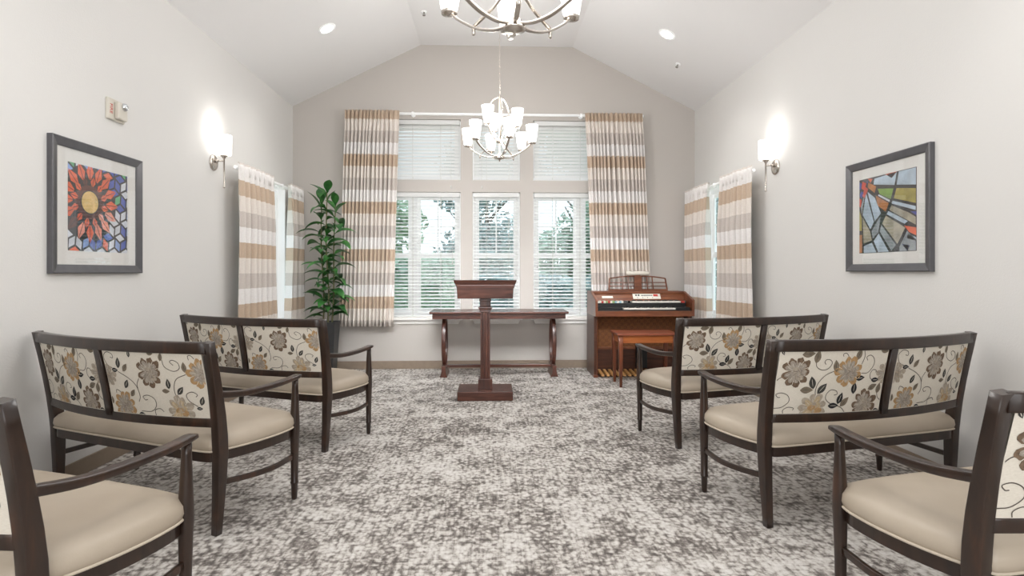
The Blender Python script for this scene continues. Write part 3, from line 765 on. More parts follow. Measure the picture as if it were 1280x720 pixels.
# ------------------------------------------------------------------ organ bench
root = empty('organ_bench', (1.66, 5.99, 0), 0, 'small honey brown wooden organ bench with tapered legs', 'bench')
mb = MB(); mb.box(-.325, .325, -.185, .185, .545, .568); mb.build('lid', M['stool_top'], root, bevel=.004)
mb = MB(); mb.box(-.29, .29, -.160, -.142, .465, .545); mb.box(-.29, .29, .142, .160, .465, .545); mb.box(-.295, -.278, -.15, .15, .465, .545); mb.box(.278, .295, -.15, .15, .465, .545); mb.box(-.29, .29, -.15, .15, .53, .545)
mb.build('apron', M['stool'], root, bevel=.002)
for sx in (-1, 1):
    for sy in (-1, 1):
        mb = MB(); x, y = sx * .288, sy * .152
        mb.sweep([(x - sx * .004, y - sy * .004, 0), (x, y, .44), (x, y, .545)], [(.026, .026), (.044, .044), (.044, .044)], up=(0, 1, 0), r=.1)
        mb.build('leg', M['stool_leg'], root)
# ------------------------------------------------------------------ curtains
def curtain(fn, label, group, l_top, r_top, l_bot, r_bot, zt, zb, folds, amp, dep, seed, flat=(0, 0), sharp=1.3):
    """fn(u, d, z): u along the wall, d out from it"""
    rr = random.Random(seed)
    root = empty('window_curtain', fn((l_bot + r_bot) / 2, dep, 0), 0, label, 'curtain', group)
    org = V(root.location)
    N = folds * 12; K = 34; mb = MB()
    ph = [rr.uniform(.75, 1.25) for _ in range(folds + 1)]
    am = [rr.uniform(.45, 1.1) for _ in range(folds + 2)]
    tot = sum(ph[:folds]); cum = [0]
    for p in ph[:folds]: cum.append(cum[-1] + p / tot)
    def wave(s, z):
        # position along a fold
        k = 0
        while k < folds - 1 and s > cum[k + 1]: k += 1
        t = (s - cum[k]) / (cum[k + 1] - cum[k]); a = am[k] * (1 - t) + am[k + 1] * t
        w = math.cos(2 * PI * t)
        w = 1 - 2 * ((1 - w) / 2) ** sharp
        return a * w, t
    vs = []
    f0, f1 = flat
    for j in range(K + 1):
        v = j / K; z = zt + (zb - zt) * v
        hd = (zt - z) / .14
        for i in range(N + 1):
            s = i / N
            w, t = wave(s, z)
            env = 1.0
            if f0 and s < f0: env = .18 + .82 * (s / f0) ** 2
            if f1 and s > 1 - f1: env = .18 + .82 * ((1 - s) / f1) ** 2
            if hd < 1: a = amp * .5
            else: a = amp * (.5 + .5 * min(1, (hd - 1) / 3))
            a *= env
            L = l_top + (l_bot - l_top) * v ** .9; R = r_top + (r_bot - r_top) * v ** .9
            u = L + (R - L) * s + .006 * math.sin(3 * v + s * 9) * (v > .06)
            d = dep + a * w + .006 * math.sin(5 * v + 2 * s)
            p = V(fn(u, d, z)) - org; vs.append(tuple(p))
    fs = [(j * (N + 1) + i, j * (N + 1) + i + 1, (j + 1) * (N + 1) + i + 1, (j + 1) * (N + 1) + i) for j in range(K) for i in range(N)]
    mb.add(vs, fs, 0, True); o = mb.build('fabric', M['curtain'], root)
    so = o.modifiers.new('t', 'SOLIDIFY'); so.thickness = .002
    # small pinch stitches across the heading
    for k in range(folds):
        if (flat[0] and cum[k] < flat[0] * .6) or (flat[1] and cum[k] > 1 - flat[1] * .6): continue
        s = cum[k]; u = l_top + (r_top - l_top) * s
        a = amp * .5 * am[k] + dep
        pts = [V(fn(u, a + .004, zt - .005)) - org, V(fn(u, a + .006, zt - .12)) - org]
        mb = MB(); mb.sweep(pts, (.012, .02), up=(V(fn(0, 1, 0)) - V(fn(0, 0, 0))), r=.3)
        mb.build('pinch_pleat', M['curtain'], o)
    return root
fB = lambda u, d, z: (u, D - d, z)
fL = lambda u, d, z: (XL + d, u, z)
fR = lambda u, d, z: (XR - d, u, z)
curtain(fB, 'tall striped pleated curtain on back wall, left of the windows', 'tall back wall curtains', -1.765, -1.108, -1.845, -1.175, 3.195, .545, 14, .052, .125, 3, (0, .16), 2.4)
curtain(fB, 'tall striped pleated curtain on back wall, behind the organ', 'tall back wall curtains', 1.18, 1.90, 1.272, 2.03, 3.19, .535, 15, .052, .125, 4, (.1, 0), 2.4)
curtain(fL, 'short striped curtain on left wall, nearer one beside the wall lamp', 'side window curtains', 5.25, 6.06, 5.25, 6.14, 2.235, .50, 8, .060, .125, 5, (.28, 0))
curtain(fL, 'short striped curtain on left wall, in the corner behind the plant', 'side window curtains', 6.56, 7.0, 6.50, 7.0, 2.235, .50, 6, .056, .125, 6)
curtain(fR, 'short striped curtain on right wall, nearer one beside the wall lamp', 'side window curtains', 5.22, 5.90, 5.20, 5.93, 2.235, .50, 8, .060, .125, 7, (.22, 0))
curtain(fR, 'short striped curtain on right wall, in the corner beside the organ', 'side window curtains', 6.27, 7.0, 6.24, 7.0, 2.235, .50, 8, .056, .125, 8)
def rod(fn, u0, u1, z, dep, br, label, r):
    c = fn((u0 + u1) / 2, dep, z); root = empty('curtain_rod', c, 0, label, 'curtain rod'); org = V(c)
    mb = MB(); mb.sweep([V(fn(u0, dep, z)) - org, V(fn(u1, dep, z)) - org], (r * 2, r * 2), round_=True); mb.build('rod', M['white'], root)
    for b in br:
        mb = MB(); mb.sweep([V(fn(b, dep + .02, z)) - org, V(fn(b, 0, z)) - org], (.022, .022), round_=True)
        mb.sweep([V(fn(b, .008, z)) - org, V(fn(b, 0, z)) - org], (.05, .05), round_=True)
        mb.sweep([V(fn(b, dep, z + .022)) - org, V(fn(b, dep, z - .03)) - org], (.034, .034), up=V(fn(0, 1, 0)) - V(fn(0, 0, 0)), round_=True)
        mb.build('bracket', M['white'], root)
rod(fB, -1.78, 1.93, 3.172, .072, (-.955, .98 + .165), 'long white curtain rod above the back windows', .017)
rod(fL, 5.32, 7.02, 2.195, .070, (6.5,), 'short white curtain rod over the left wall window', .016)
rod(fR, 5.3, 7.02, 2.195, .070, (6.25,), 'short white curtain rod over the right wall window', .016)

# ------------------------------------------------------------------ wall lamps
def sconce(X, sg, y, zo, label):
    root = empty('wall_sconce', (X, y, 2.18 + zo), 0, label, 'wall lamp', 'wall sconces'); s = sg
    mb = MB(); mb.lathe((0, 0, 0), [(.001, 0), (.07, 0), (.07, s * .008), (.06, s * .016), (.03, s * .02), (.001, s * .021)], 28, axis='x', cap=False); mb.build('backplate', M['nickel'], root)
    mb = MB(); mb.sweep([(s * .015, 0, .015), (s * .095, 0, .015)], (.014, .014), round_=True); mb.lathe((s * .02, 0, .015), [(.014, 0), (.014, s * .02), (.008, s * .024)], 14, axis='x'); mb.build('arm', M['nickel'], root)
    mb = MB(); mb.lathe((s * .095, 0, -.225), [(.004, 0), (.010, .004), (.010, .012), (.0075, .02), (.0075, .262), (.016, .268), (.016, .276), (.03, .282), (.034, .29)], 16); mb.build('stem', M['nickel'], root)
    mb = MB(); mb.lathe((s * .095, 0, .065), [(.002, 0), (.052, .0), (.060, .008), (.064, .175), (.060, .175), (.056, .012), (.002, .008)], 28, cap=False); mb.build('lamp_shade', M['sconce_shade'], root)
    L = bpy.data.lights.new('sconce bulb', 'POINT'); L.energy = 1.3; L.shadow_soft_size = .04; L.color = (1, .97, .93)
    lo = bpy.data.objects.new('sconce_light', L); col.objects.link(lo); lo.location = (X + s * .095, y, 2.18 + zo + .29)
sconce(XL, 1, 5.05, 0, 'lit nickel wall sconce with white shade on the left wall')
sconce(XR, -1, 5.02, -.008, 'lit nickel wall sconce with white shade on the right wall')

# ------------------------------------------------------------------ recessed lights and sprinklers
mL = (HR - HW) / (X1 - XL); mR = (HR - HW) / (X2 - XR)
for x, y, lb in ((-1.642, 5.72, 'round lit recessed ceiling light on the left slope'), (1.827, 5.71, 'round lit recessed ceiling light on the right slope')):
    left = x < 0; z = HW + (mL * (x - XL) if left else mR * (x - XR))
    root = empty('recessed_light', (x, y, z), 0, lb, 'ceiling light', 'recessed ceiling lights'); root.rotation_euler = (0, -math.atan(mL) if left else -math.atan(mR), 0)
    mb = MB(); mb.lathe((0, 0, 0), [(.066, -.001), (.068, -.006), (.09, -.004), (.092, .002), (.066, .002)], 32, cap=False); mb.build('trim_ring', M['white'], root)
    mb = MB(); mb.lathe((0, 0, 0), [(.001, -.004), (.067, -.003), (.067, .002)], 32, cap=False); mb.build('lens', M['led'], root)
def sprinkler(x, y, z, ry, lb):
    root = empty('fire_sprinkler', (x, y, z), 0, lb, 'sprinkler'); root.rotation_euler = (0, ry, 0)
    mb = MB(); mb.lathe((0, 0, 0), [(.03, .001), (.03, -.005), (.012, -.008)], 20); mb.build('escutcheon', M['white'], root)
    mb = MB(); mb.lathe((0, 0, 0), [(.008, -.005), (.008, -.02), (.004, -.022), (.004, -.04), (.016, -.041), (.016, -.044)], 16)
    mb.sweep([(-.01, 0, -.018), (-.013, 0, -.03), (-.002, 0, -.04)], (.004, .004)); mb.sweep([(.01, 0, -.018), (.013, 0, -.03), (.002, 0, -.04)], (.004, .004))
    mb.build('sprinkler_head', M['nickel_dark'], root)
sprinkler(-.719, 6.147, HR, 0, 'tiny metal sprinkler on the flat ceiling strip')
sprinkler(2.096, 6.157, HW + mR * (2.096 - XR), -math.atan(mR), 'tiny metal sprinkler on the right ceiling slope')

# ------------------------------------------------------------------ chandeliers
def chandelier(x, y, z0, phi0, phiU, label):
    """z0: bottom finial; phi measured from the direction facing the camera (-y)"""
    root = empty('chandelier', (x, y, z0), 0, label, 'chandelier', 'nine-light nickel chandeliers')
    NK = M['nickel']; top = HR - z0
    mb = MB(); mb.lathe((0, 0, 0), [(.001, 0), (.007, .004), (.007, .016), (.024, .02), (.046, .026), (.048, .036), (.032, .042), (.030, .066), (.012, .072), (.0085, .08), (.0085, .60), (.012, .605), (.004, .625)], 24)
    mb.lathe((0, 0, .17), [(.010, 0), (.03, .006), (.034, .02), (.03, .034), (.010, .04)], 24); mb.build('stem', NK, root)
    def d(phi): return V((math.sin(phi), -math.cos(phi), 0))
    def shade_at(p, par):
        mb = MB(); mb.lathe(p, [(.012, -.022), (.034, -.016), (.036, -.004), (.02, .004)], 20); mb.build('shade_cup', NK, par)
        mb = MB(); mb.lathe(p, [(.004, .0), (.034, .002), (.0375, .012), (.058, .155), (.055, .156), (.035, .014), (.004, .008)], 28, cap=False); mb.build('glass_shade', M['shade'], par)
    for k in range(6):
        ph = phi0 + k * PI / 3; e = d(ph)
        pts = curve([e * .02 + V((0, 0, .05)), e * .09 + V((0, 0, .043)), e * .17 + V((0, 0, .062)), e * .25 + V((0, 0, .108)), e * .30 + V((0, 0, .149))], 6)
        mb = MB(); mb.sweep(pts, (.021, .011), r=.3); a = mb.build('arm', NK, root)
        shade_at(e * .31 + V((0, 0, .167)), a)
        if k % 2 == 0:
            # brace from the upper collar down to a knuckle on the next arm
            e2 = d(ph + PI / 3 * 0)
            q = [V((0, 0, .20)) + d(ph) * .03, d(ph) * .10 + V((0, 0, .135)), d(ph) * .19 + V((0, 0, .075))]
            mb = MB(); mb.sweep(curve(q, 5), (.018, .008), r=.3); mb.lathe(tuple(d(ph) * .19 + V((0, 0, .052))), [(.004, -.014), (.008, -.010), (.008, .02), (.004, .024)], 12); mb.build('brace', NK, root)
    for k in range(3):
        ph = phiU + k * 2 * PI / 3; e = d(ph)
        pts = curve([e * .02 + V((0, 0, .19)), e * .07 + V((0, 0, .20)), e * .13 + V((0, 0, .25)), e * .165 + V((0, 0, .312))], 6)
        mb = MB(); mb.sweep(pts, (.014, .008), r=.3); a = mb.build('arm', NK, root)
        shade_at(e * .17 + V((0, 0, .33)), a)
        e = d(ph + .9)
        q = [V((0, 0, .605)) + e * .008, e * .07 + V((0, 0, .575)), e * .115 + V((0, 0, .49)), e * .10 + V((0, 0, .38)), e * .05 + V((0, 0, .27)), e * .02 + V((0, 0, .20))]
        mb = MB(); mb.sweep(curve(q, 7), (.016, .006), r=.3); mb.build('scroll_band', NK, root)
    # chain, cord and canopy
    mb = MB(); n = int((top - .66) / .032); st = (top - .66) / n
    for i in range(n):
        zc = .63 + i * st + st * .5; pl = i % 2
        ring = []
        for j in range(10):
            a = 2 * PI * j / 10; u, w = .0075 * math.cos(a), .021 * math.sin(a)
            ring.append((u, 0, zc + w) if pl else (0, u, zc + w))
        mb.sweep(ring, (.0026, .0026), up=(0, 1, 0) if pl else (1, 0, 0), closed=True, round_=True)
    mb.tube([(.004, .004, .61), (.003, .006, top - .02)], .0012)
    mb.build('chain', NK, root)
    mb = MB(); mb.lathe((0, 0, top), [(.065, 0), (.065, -.012), (.03, -.03), (.008, -.035), (.008, -.05)], 28); mb.build('canopy', NK, root)
    return root
chandelier(.09, 5.25, 2.248, math.radians(15), math.radians(-40), 'whole nine-light nickel chandelier hanging farther back before the windows')
chandelier(.10, 2.30, 2.185, math.radians(3), math.radians(25), 'nearer nickel chandelier, only its lower hoop showing at the top edge')

# ------------------------------------------------------------------ pictures
def picture(X, sg, y0, y1, z0, z1, label, art):
    """sg: +1 on the left wall (faces +x)"""
    yc, zc = (y0 + y1) / 2, (z0 + z1) / 2
    root = empty('framed_picture', (X, yc, zc), 0, label, 'picture'); w, h = (y1 - y0) / 2, (z1 - z0) / 2; s = sg
    def bx(mb, a, b, c, d, x0, x1, mi=0): mb.box(min(s * x0, s * x1), max(s * x0, s * x1), a, b, c, d, mi)
    fw = .052
    mb = MB()
    # moulding: mitred bars with a shaped profile
    prof = [(0, 0), (.030, 0), (.034, .006), (.030, .018), (.022, fw - .006), (.018, fw), (0, fw)]   # (out, in)
    cor = [(-w, -h, 1, 1), (w, -h, -1, 1), (w, h, -1, -1), (-w, h, 1, -1)]
    n = len(prof); vs = [(s * o, cy + dy * i, cz + dz * i) for cy, cz, dy, dz in cor for o, i in prof]
    mb.add(vs, [(c * n + k, c * n + (k + 1) % n, ((c + 1) % 4) * n + (k + 1) % n, ((c + 1) % 4) * n + k) for c in range(4) for k in range(n)])
    mb.build('frame', M['frame'], root)
    mb = MB(); bx(mb, -w + fw - .004, w - fw + .004, -h + fw - .004, h - fw + .004, .004, .012); mb.build('mat_board', M['mat'], root)
    mb = MB(); bx(mb, -w + fw - .004, w - fw + .004, -h + fw - .004, h - fw + .004, .0165, .0175); mb.build('glass', M['picglass'], root)
    # print: unit coords u 0..1 left->right as seen, v 0..1 top->bottom
    aw, ah, ox, oz = .265, .257, 0, .002
    mb = MB()
    def S(u, v, lay): return (s * (.0125 + lay * .0004), (s * (u - .5)) * 2 * aw + ox, -(v - .5) * 2 * ah + oz)
    mb.add([S(0, 0, 0), S(1, 0, 0), S(1, 1, 0), S(0, 1, 0)], [(0, 1, 2, 3)], 0)
    mats, polys = art()
    for pl, mi, lay in polys:
        pl = clip(pl, 0, 1, 0, 1)
        if len(pl) >= 3: mb.add([S(u, v, lay) for u, v in pl], [tuple(range(len(pl)))], mi)
    mb.build('art_print', mats, root)
def amat(n, c, var=.15): return plain('print ' + n, c, .6, var=var, nscale=14)
A = dict(k=amat('black', rgb(30, 26, 30)), o=amat('orange', rgb(222, 96, 52)), w=amat('white', rgb(214, 218, 226)), b=amat('blue', rgb(70, 92, 178)), g=amat('green', rgb(96, 178, 128)),
         y=amat('straw', rgb(222, 188, 118)), m=amat('maroon', rgb(92, 44, 34)), lb=amat('light blue', rgb(140, 168, 220)), p=amat('pink', rgb(232, 150, 128)),
         pb=amat('pale blue', rgb(182, 198, 212), .2), gr=amat('grey', rgb(150, 158, 164), .3), ol=amat('olive', rgb(158, 146, 62), .3), gn=amat('grass', rgb(122, 158, 66), .25),
         rd=amat('red', rgb(200, 62, 40)), br=amat('ochre', rgb(178, 112, 56), .35), tn=amat('tan grey', rgb(168, 160, 140), .3), nb=amat('navy', rgb(52, 62, 150)))
def shrink(p, k=.82, d=None):
    cx = sum(q[0] for q in p) / len(p); cy = sum(q[1] for q in p) / len(p); return [(cx + (x - cx) * k, cy + (y - cy) * k) for x, y in p]
def art_sun():
    keys = ['k', 'o', 'w', 'b', 'g', 'y', 'm', 'lb', 'p']; mats = [A[q] for q in keys]; I = {q: i for i, q in enumerate(keys)}
    out = []; rr = random.Random(2); cx, cy = .34, .42
    # rhombus mosaic around
    a = .125
    for r in range(-2, 9):
        for c in range(-2, 9):
            X = c * a * 1.732 + (r % 2) * a * .866; Y = r * a * 1.5
            for q in range(3):
                a0 = q * 2 * PI / 3 + PI / 6 + .1
                e1 = (a * math.cos(a0), a * math.sin(a0)); e2 = (a * math.cos(a0 + 2 * PI / 3 / 1), a * math.sin(a0 + 2 * PI / 3))
                p = [(X, Y), (X + e1[0], Y + e1[1]), (X + e1[0] + e2[0], Y + e1[1] + e2[1]), (X + e2[0], Y + e2[1])]
                mx = sum(t[0] for t in p) / 4; my = sum(t[1] for t in p) / 4
                if math.hypot(mx - cx, (my - cy)) < .44: continue
                k = rr.choice(['b', 'w', 'g', 'lb', 'w', 'b', 'o' if mx < .75 else 'b', 'w'])
                out.append((shrink(p, .78), I[k], 1))
    for rad, l, wd, n, off, key in ((.37, .125, .060, 16, 0, 'o'), (.25, .07, .042, 12, .2, 'o'),):
        for i in range(n):
            t = off + 2 * PI * i / n; d = (math.cos(t), math.sin(t)); q = (-d[1], d[0])
            P = lambda r_, w_: (cx + d[0] * r_ + q[0] * w_, cy + d[1] * r_ + q[1] * w_)
            k = key if rr.random() < .85 else 'm'
            if t % (2 * PI) > .3 and t % (2 * PI) < 2.0 and rr.random() < .45: k = 'p'
            out.append(([P(rad - l * .8, wd * .25), P(rad - l * .1, wd), P(rad + l * .9, .004), P(rad - l * .8, .004)], I[k], 1.4)); out.append(([P(rad - l * .8, -wd * .25), P(rad - l * .1, -wd), P(rad + l * .9, -.004), P(rad - l * .8, -.004)], I[k], 1.4))
    out.append((ell(cx, cy, .24, .20, 0, 24), I['m'], 1.2)); out.append((ell(cx, cy, .148, .142, 0, 28), I['k'], 1.8)); out.append((ell(cx, cy, .135, .13, 0, 28), I['y'], 2))
    return mats, out
def art_shards():
    keys = ['k', 'pb', 'gr', 'ol', 'gn', 'rd', 'br', 'tn', 'nb', 'o', 'w']; mats = [A[q] for q in keys]; I = {q: i for i, q in enumerate(keys)}
    L = [('pb', [(.28, .02), (.70, .0), (.66, .17), (.26, .10)]), ('o', [(.48, 0), (.70, 0), (.60, .07)]), ('pb', [(.71, 0), (1, 0), (1, .22), (.67, .17)]),
         ('ol', [(.67, .20), (1, .25), (1, .44), (.62, .33)]), ('gn', [(.34, .16), (.64, .20), (.59, .34), (.38, .24)]), ('br', [(.17, .05), (.33, .13), (.30, .22), (.16, .12)]),
         ('br', [(.31, .24), (.56, .38), (.50, .49), (.34, .38)]), ('w', [(.36, .235), (.58, .345), (.57, .37), (.35, .255)]), ('pb', [(.60, .35), (1, .47), (1, .52), (.58, .385)]),
         ('nb', [(.90, .52), (1, .53), (1, .58)]), ('tn', [(.58, .40), (.88, .53), (1, .60), (1, .70), (.54, .46)]), ('pb', [(.53, .47), (.88, .64), (.82, .67), (.50, .51)]),
         ('o', [(.80, .68), (1, .72), (1, .82), (.88, .77)]), ('tn', [(.49, .52), (.84, .71), (.70, .92), (.42, .62)]), ('pb', [(.86, .78), (1, .84), (1, .88), (.84, .84)]),
         ('gr', [(.85, .74), (1, .86), (1, 1), (.72, 1), (.72, .94)]), ('nb', [(.76, .90), (.9, .93), (.86, 1)]),
         ('gr', [(.41, .63), (.68, .92), (.6, 1), (.38, .72)]), ('pb', [(.15, .16), (.30, .27), (.42, .50), (.30, .60)]), ('pb', [(.13, .17), (.29, .60), (.22, .70), (.06, .48)]),
         ('gr', [(.31, .62), (.41, .52), (.40, .60), (.36, .74), (.26, .82), (.23, .72)]), ('tn', [(.06, .50), (.22, .72), (.25, .84), (.08, .88)]), ('pb', [(.08, .90), (.25, .86), (.34, 1), (.08, 1)]),
         ('pb', [(.27, .84), (.37, .74), (.56, 1), (.36, 1)]), ('gr', [(.03, .36), (.10, .22), (.05, .48)]), ('ol', [(0, .4), (.05, .52), (.05, .7), (0, .7)]), ('br', [(0, .74), (.06, .74), (.06, 1), (0, 1)]),
         ('rd', [(.06, .02), (.14, .06), (.10, .16), (.04, .12)]), ('nb', [(0, .02), (.05, .05), (.03, .14), (0, .12)]), ('rd', [(.12, .1), (.18, .14), (.10, .26), (.05, .22)]), ('nb', [(.04, .15), (.09, .18), (.04, .26), (0, .2)]),
         ('rd', [(0, .24), (.05, .27), (.03, .38), (0, .36)]), ('o', [(.16, 0), (.26, .02), (.22, .07)]), ('nb', [(.15, .02), (.17, .05), (.15, .09)])]
    return mats, [(shrink(p, .93), I[k], 1) for k, p in L]
picture(XL, 1, 3.19, 3.995, 1.207, 1.985, 'framed picture on left wall of an orange sunburst with coloured mosaic diamonds', art_sun)
picture(XR, -1, 3.19, 3.97, 1.218, 1.982, 'framed picture on right wall of pale blue and olive glass shards', art_shards)

# ------------------------------------------------------------------ fire alarm strobe
root = empty('fire_alarm_strobe', (XL, 3.745, 2.265), 0, 'beige fire alarm strobe above the left picture', 'fire alarm')
mb = MB(); mb.box(-.002, .018, -.085, .085, -.07, .07); mb.build('backplate', M['strobe'], root, bevel=.008)
mb = MB(); mb.box(.018, .046, -.025, .068, -.058, .055); mb.build('sounder', M['strobe'], root, bevel=.008)
mb = MB(); mb.lathe((.044, .03, .03), [(.026, 0), (.024, .012), (.015, .02), (.001, .022)], 20, axis='x'); mb.build('strobe_lens', M['chrome'], root)
fc = bpy.data.curves.new('fire', 'FONT'); fc.body = 'FIRE'; fc.size = .036; fc.align_x = 'CENTER'; fc.align_y = 'CENTER'; fc.extrude = .0006
fo = bpy.data.objects.new('lettering', fc); col.objects.link(fo)
me = fo.to_mesh().copy() if False else bpy.data.meshes.new_from_object(fo, depsgraph=bpy.context.evaluated_depsgraph_get())
bpy.data.objects.remove(fo); lt = bpy.data.objects.new('lettering', me); me.materials.clear(); me.materials.append(M['red']); col.objects.link(lt)
lt.parent = root; lt.matrix_local = Matrix(((0, 0, 1, .0188), (0, 1, 0, -.055), (-1, 0, 0, 0), (0, 0, 0, 1)))

# ------------------------------------------------------------------ potted plant
root = empty('potted_plant', (-1.885, 6.56, 0), 0, 'tall green leafy plant in a tapered charcoal pot in the left corner', 'plant')
mb = MB()
def sq(h, z): return [(-h, -h, z), (h, -h, z), (h, h, z), (-h, h, z)]
vs = sq(.085, 0) + sq(.122, .64) + sq(.112, .64) + sq(.108, .60)
mb.add(vs, [(3, 2, 1, 0)] + [(i * 4 + j, i * 4 + (j + 1) % 4, (i + 1) * 4 + (j + 1) % 4, (i + 1) * 4 + j) for i in range(3) for j in range(4)] + [(12, 13, 14, 15)])
mb.build('planter', M['pot'], root, bevel=.004)
mb = MB(); mb.box(-.106, .106, -.106, .106, .60, .612); mb.build('soil', M['soil'], root)
rr = random.Random(8); leaves = MB()
def leaf(mb, base, az, elev, L, W, droop):
    u = V((math.cos(az), math.sin(az), 0)); sd = V((-math.sin(az), math.cos(az), 0)); n = 8; vs = []
    p = V(base); a = elev
    roll = rr.uniform(-.35, .35)
    for i in range(n + 1):
        t = i / n; w = W * (math.sin(PI * min(1, max(0.0, (t - .08) / .92)) ** .8) if t > .08 else .06) + .0015
        up = V((0, 0, 1)) * math.cos(a) - u * math.sin(a)
        s2 = sd * math.cos(roll) + up * math.sin(roll); u2 = up * math.cos(roll) - sd * math.sin(roll)
        vs += [tuple(p + s2 * w + u2 * w * .35), tuple(p), tuple(p - s2 * w + u2 * w * .35)]
        p = p + (u * math.cos(a) + V((0, 0, 1)) * math.sin(a)) * (L / n); a -= droop / n
    mb.add(vs, [(i * 3 + j, i * 3 + j + 1, i * 3 + j + 4, i * 3 + j + 3) for i in range(n) for j in range(2)], 0, True)
for (sx, sy, tx, ty, h) in ((-.045, .02, -.07, .03, 2.02), (.02, -.03, .015, -.05, 2.12), (.05, .03, .085, .05, 1.98)):
    pts = curve([(sx, sy, .60), (sx + (tx - sx) * .3 + .01, sy, 1.0), (sx + (tx - sx) * .7 - .01, ty, 1.5), (tx, ty, h)], 8)
    mb = MB(); mb.tube(pts, [.010 - .004 * i / (len(pts) - 1) for i in range(len(pts))]); mb.build('stem', M['stem'], root)
    n = 29; az = rr.uniform(0, 6)
    for i in range(n):
        t = .08 + .92 * i / (n - 1); q = t * (len(pts) - 1); b = pts[int(q)].lerp(pts[min(len(pts) - 1, int(q) + 1)], q % 1)
        az += 2.4 + rr.uniform(-.3, .3); top = t > .93
        leaf(leaves, b, az, rr.uniform(.25, .8) if not top else rr.uniform(.8, 1.3), rr.uniform(.22, .33) * (1 if not top else .85), rr.uniform(.042, .058), rr.uniform(.9, 1.6) if not top else .7)
lf = leaves.build('foliage', M['leaf'], root)
# ------------------------------------------------------------------ outside
def xmat(n, c1, c2, em=0.0):
    t = NT(n); f = t.noise(t.coords(), 3, 4, .6); c = t.ramp(f, [(.3, c1), (.7, c2)]); t.set(Base_Color=c, Roughness=.8)
    return t.m
gm = xmat('lawn', rgb(140, 160, 120), rgb(176, 190, 150)); mb = MB(); mb.box(-30, 30, 7.4, 40, -.35, -.3); mb.box(-30, -2.7, -4, 7.4, -.35, -.3); mb.box(2.9, 30, -4, 7.4, -.35, -.3)
tag(mb.build('ground_outside', gm), kind='structure')
bark = xmat('tree bark', rgb(110, 100, 92), rgb(150, 140, 128))
greens = [xmat('foliage ' + str(i), *c) for i, c in enumerate(((rgb(120, 146, 118), rgb(180, 200, 164)), (rgb(130, 160, 140), rgb(190, 212, 186)), (rgb(116, 140, 140), rgb(180, 200, 196))))]
def cloud(mb, c, rad, n, size, rr, fill=.55):
    for _ in range(n):
        while True:
            p = V((rr.uniform(-1, 1), rr.uniform(-1, 1), rr.uniform(-1, 1)))
            if fill < p.length < 1: break
        p = V(c) + V((p.x * rad[0], p.y * rad[1], p.z * rad[2])); s = size * rr.uniform(.6, 1.3)
        a = V((rr.uniform(-1, 1), rr.uniform(-1, 1), rr.uniform(-1, 1))).normalized(); b = a.orthogonal().normalized(); 
        mb.add([p - a * s, p + b * s * .5, p + a * s, p - b * s * .5], [(0, 1, 2, 3)])
def tree(x, y, h, r, gi, label, seed):
    rr = random.Random(seed); root = empty('tree', (x, y, -.3), 0, label, 'tree', 'trees outside the windows')
    mb = MB(); mb.tube(curve([(0, 0, 0), (.08, .0, h * .35), (-.05, .05, h * .8)], 5), [.13 - .008 * i for i in range(11)])
    for k in range(6):
        a = rr.uniform(0, 6.28); z = h * rr.uniform(.35, .6); mb.tube([(0, 0, z), (math.cos(a) * r * .7, math.sin(a) * r * .7, z + r * .7)], [.045, .015])
    mb.build('trunk', bark, root)
    mb = MB()
    for k in range(14):
        a = rr.uniform(0, 6.28); q = rr.uniform(.1, .7) * r
        cloud(mb, (math.cos(a) * q, math.sin(a) * q, h * rr.uniform(.3, .95)), (r * .55, r * .55, r * .45), 380, .12, rr, .3)
    mb.build('crown', greens[gi], root)
tree(-3.4, 12.5, 4.6, 1.7, 0, 'leafy tree outside beyond the left lower window', 1)
tree(-.1, 17.5, 5.2, 1.8, 2, 'leafy tree outside behind the narrow middle window', 2)
tree(2.6, 13.9, 5.0, 1.7, 1, 'leafy tree outside beyond the right lower window', 3)
tree(-7.6, 15.5, 4.2, 1.6, 2, 'leafy tree outside the left side window', 4)
tree(8.0, 17.0, 4.2, 1.6, 2, 'leafy tree outside the right side window', 5)
def hedge(x0, x1, y, h, gi, label, seed):
    rr = random.Random(seed); root = empty('hedge', ((x0 + x1) / 2, y, -.3), 0, label, 'hedge')
    mb = MB(); w = (x1 - x0) / 2; mb.box(-w, w, -.3, .3, 0, h - .15)
    n = int(1500 * w)
    for _ in range(n):
        f = rr.random(); p = V((rr.uniform(-w, w), -.33 + rr.uniform(-.08, .05), rr.uniform(.0, h))) if f < .7 else V((rr.uniform(-w, w), rr.uniform(-.35, .35), h + rr.uniform(-.2, .08)))
        s = .075 * rr.uniform(.6, 1.3); a = V((rr.uniform(-1, 1), rr.uniform(-.5, .5), rr.uniform(-1, 1))).normalized(); b = a.orthogonal().normalized()
        mb.add([p - a * s, p + b * s * .5, p + a * s, p - b * s * .5], [(0, 1, 2, 3)])
    mb.build('hedge_leaves', greens[gi], root)
hedge(-5.5, -.55, 10.2, 1.75, 1, 'clipped green hedge outside the left lower window', 9)
hedge(-.5, 4.6, 11.4, 1.35, 2, 'low pale hedge outside behind the lectern and organ', 10)

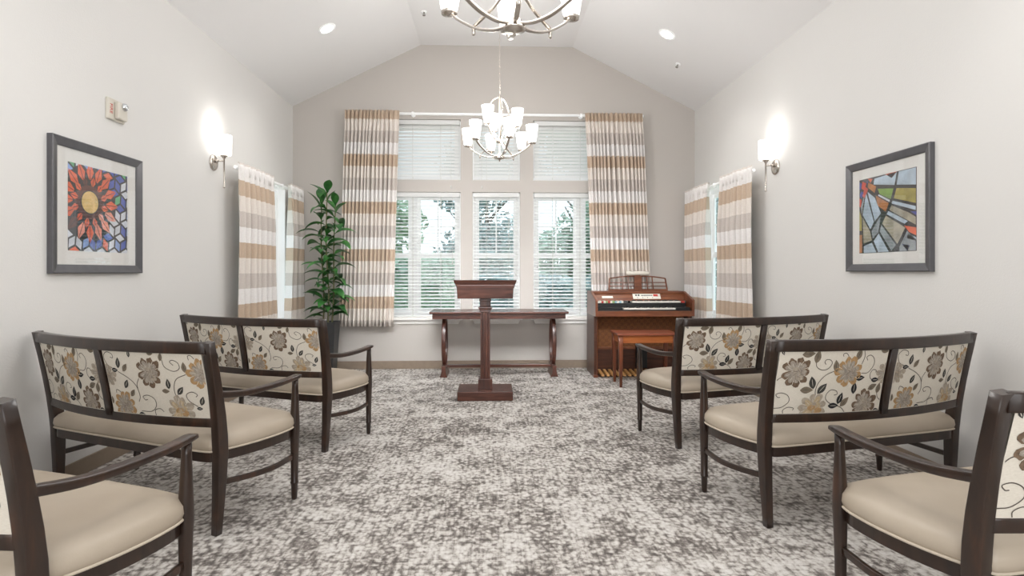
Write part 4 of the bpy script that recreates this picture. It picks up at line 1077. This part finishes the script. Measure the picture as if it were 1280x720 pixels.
# ------------------------------------------------------------------ sky and lights
w = bpy.data.worlds.new('World'); sc.world = w; w.use_nodes = True
nt = w.node_tree; bg = nt.nodes['Background']
tc = nt.nodes.new('ShaderNodeTexCoord'); sx = nt.nodes.new('ShaderNodeSeparateXYZ'); rp = nt.nodes.new('ShaderNodeValToRGB')
nt.links.new(tc.outputs['Generated'], sx.inputs[0]); nt.links.new(sx.outputs['Z'], rp.inputs['Fac']); nt.links.new(rp.outputs['Color'], bg.inputs['Color'])
rp.color_ramp.elements[0].position = .0; rp.color_ramp.elements[0].color = (.80, .91, .98, 1); rp.color_ramp.elements[1].position = .6; rp.color_ramp.elements[1].color = (.70, .85, 1, 1)
bg.inputs['Strength'].default_value = 1.6

def area(name, loc, rot, sx_, sy_, e, c=(1, 1, 1), spread=PI):
    L = bpy.data.lights.new(name, 'AREA'); L.shape = 'RECTANGLE'; L.size = sx_; L.size_y = sy_; L.energy = e; L.color = c; L.spread = spread
    o = bpy.data.objects.new(name, L); col.objects.link(o); o.location = loc; o.rotation_euler = rot; return o
# unseen fill lamps added behind the camera and under the ceiling
area('rear_fill_light', (.08, -1.9, 1.7), (math.radians(84), 0, 0), 4.4, 2.6, 88, (.97, .985, 1))
area('ceiling_fill_light', (.08, 2.5, 3.98), (0, 0, 0), 1.3, 6.0, 36, (.96, .98, 1))
area('back_wall_fill_light', (.08, 2.6, 3.4), (math.radians(58), 0, 0), 2.8, .8, 16, (.97, .985, 1), math.radians(44))  # added lamp lifting the wall below the windows
for x, y, z, e in ((.09, 5.25, 2.62, 46), (.1, 2.3, 2.5, 34)):
    L = bpy.data.lights.new('chandelier bulbs', 'POINT'); L.energy = e; L.shadow_soft_size = .25; L.color = (1, .985, .965)
    o = bpy.data.objects.new('chandelier_light', L); col.objects.link(o); o.location = (x, y, z)
for x, y in ((-1.642, 5.72), (1.827, 5.71), (-1.64, 2.2), (1.83, 2.2)):
    L = bpy.data.lights.new('downlight', 'SPOT'); L.energy = 26; L.spot_size = math.radians(110); L.spot_blend = .8; L.shadow_soft_size = .06; L.color = (1, .98, .95)
    o = bpy.data.objects.new('downlight', L); col.objects.link(o); o.location = (x, y, 3.6)

# ------------------------------------------------------------------ camera
cam = bpy.data.cameras.new('Camera'); co = bpy.data.objects.new('Camera', cam); col.objects.link(co)
co.location = (0, 0, 1.22); co.rotation_euler = (PI / 2, 0, -.0394)
cam.sensor_width = 36; cam.lens = 36 * 700 / 1280; cam.shift_y = -(360 - 339.1) / 1280; cam.clip_start = .02
sc.camera = co
sc.view_settings.view_transform = 'Standard'; sc.view_settings.look = 'None'; sc.view_settings.exposure = 0.21
sc.cycles.use_denoising = True
sc.cycles.max_bounces = 8; sc.cycles.transparent_max_bounces = 12; sc.cycles.sample_clamp_indirect = 6
try: sc.cycles.denoiser = 'OPENIMAGEDENOISE'
except Exception: pass
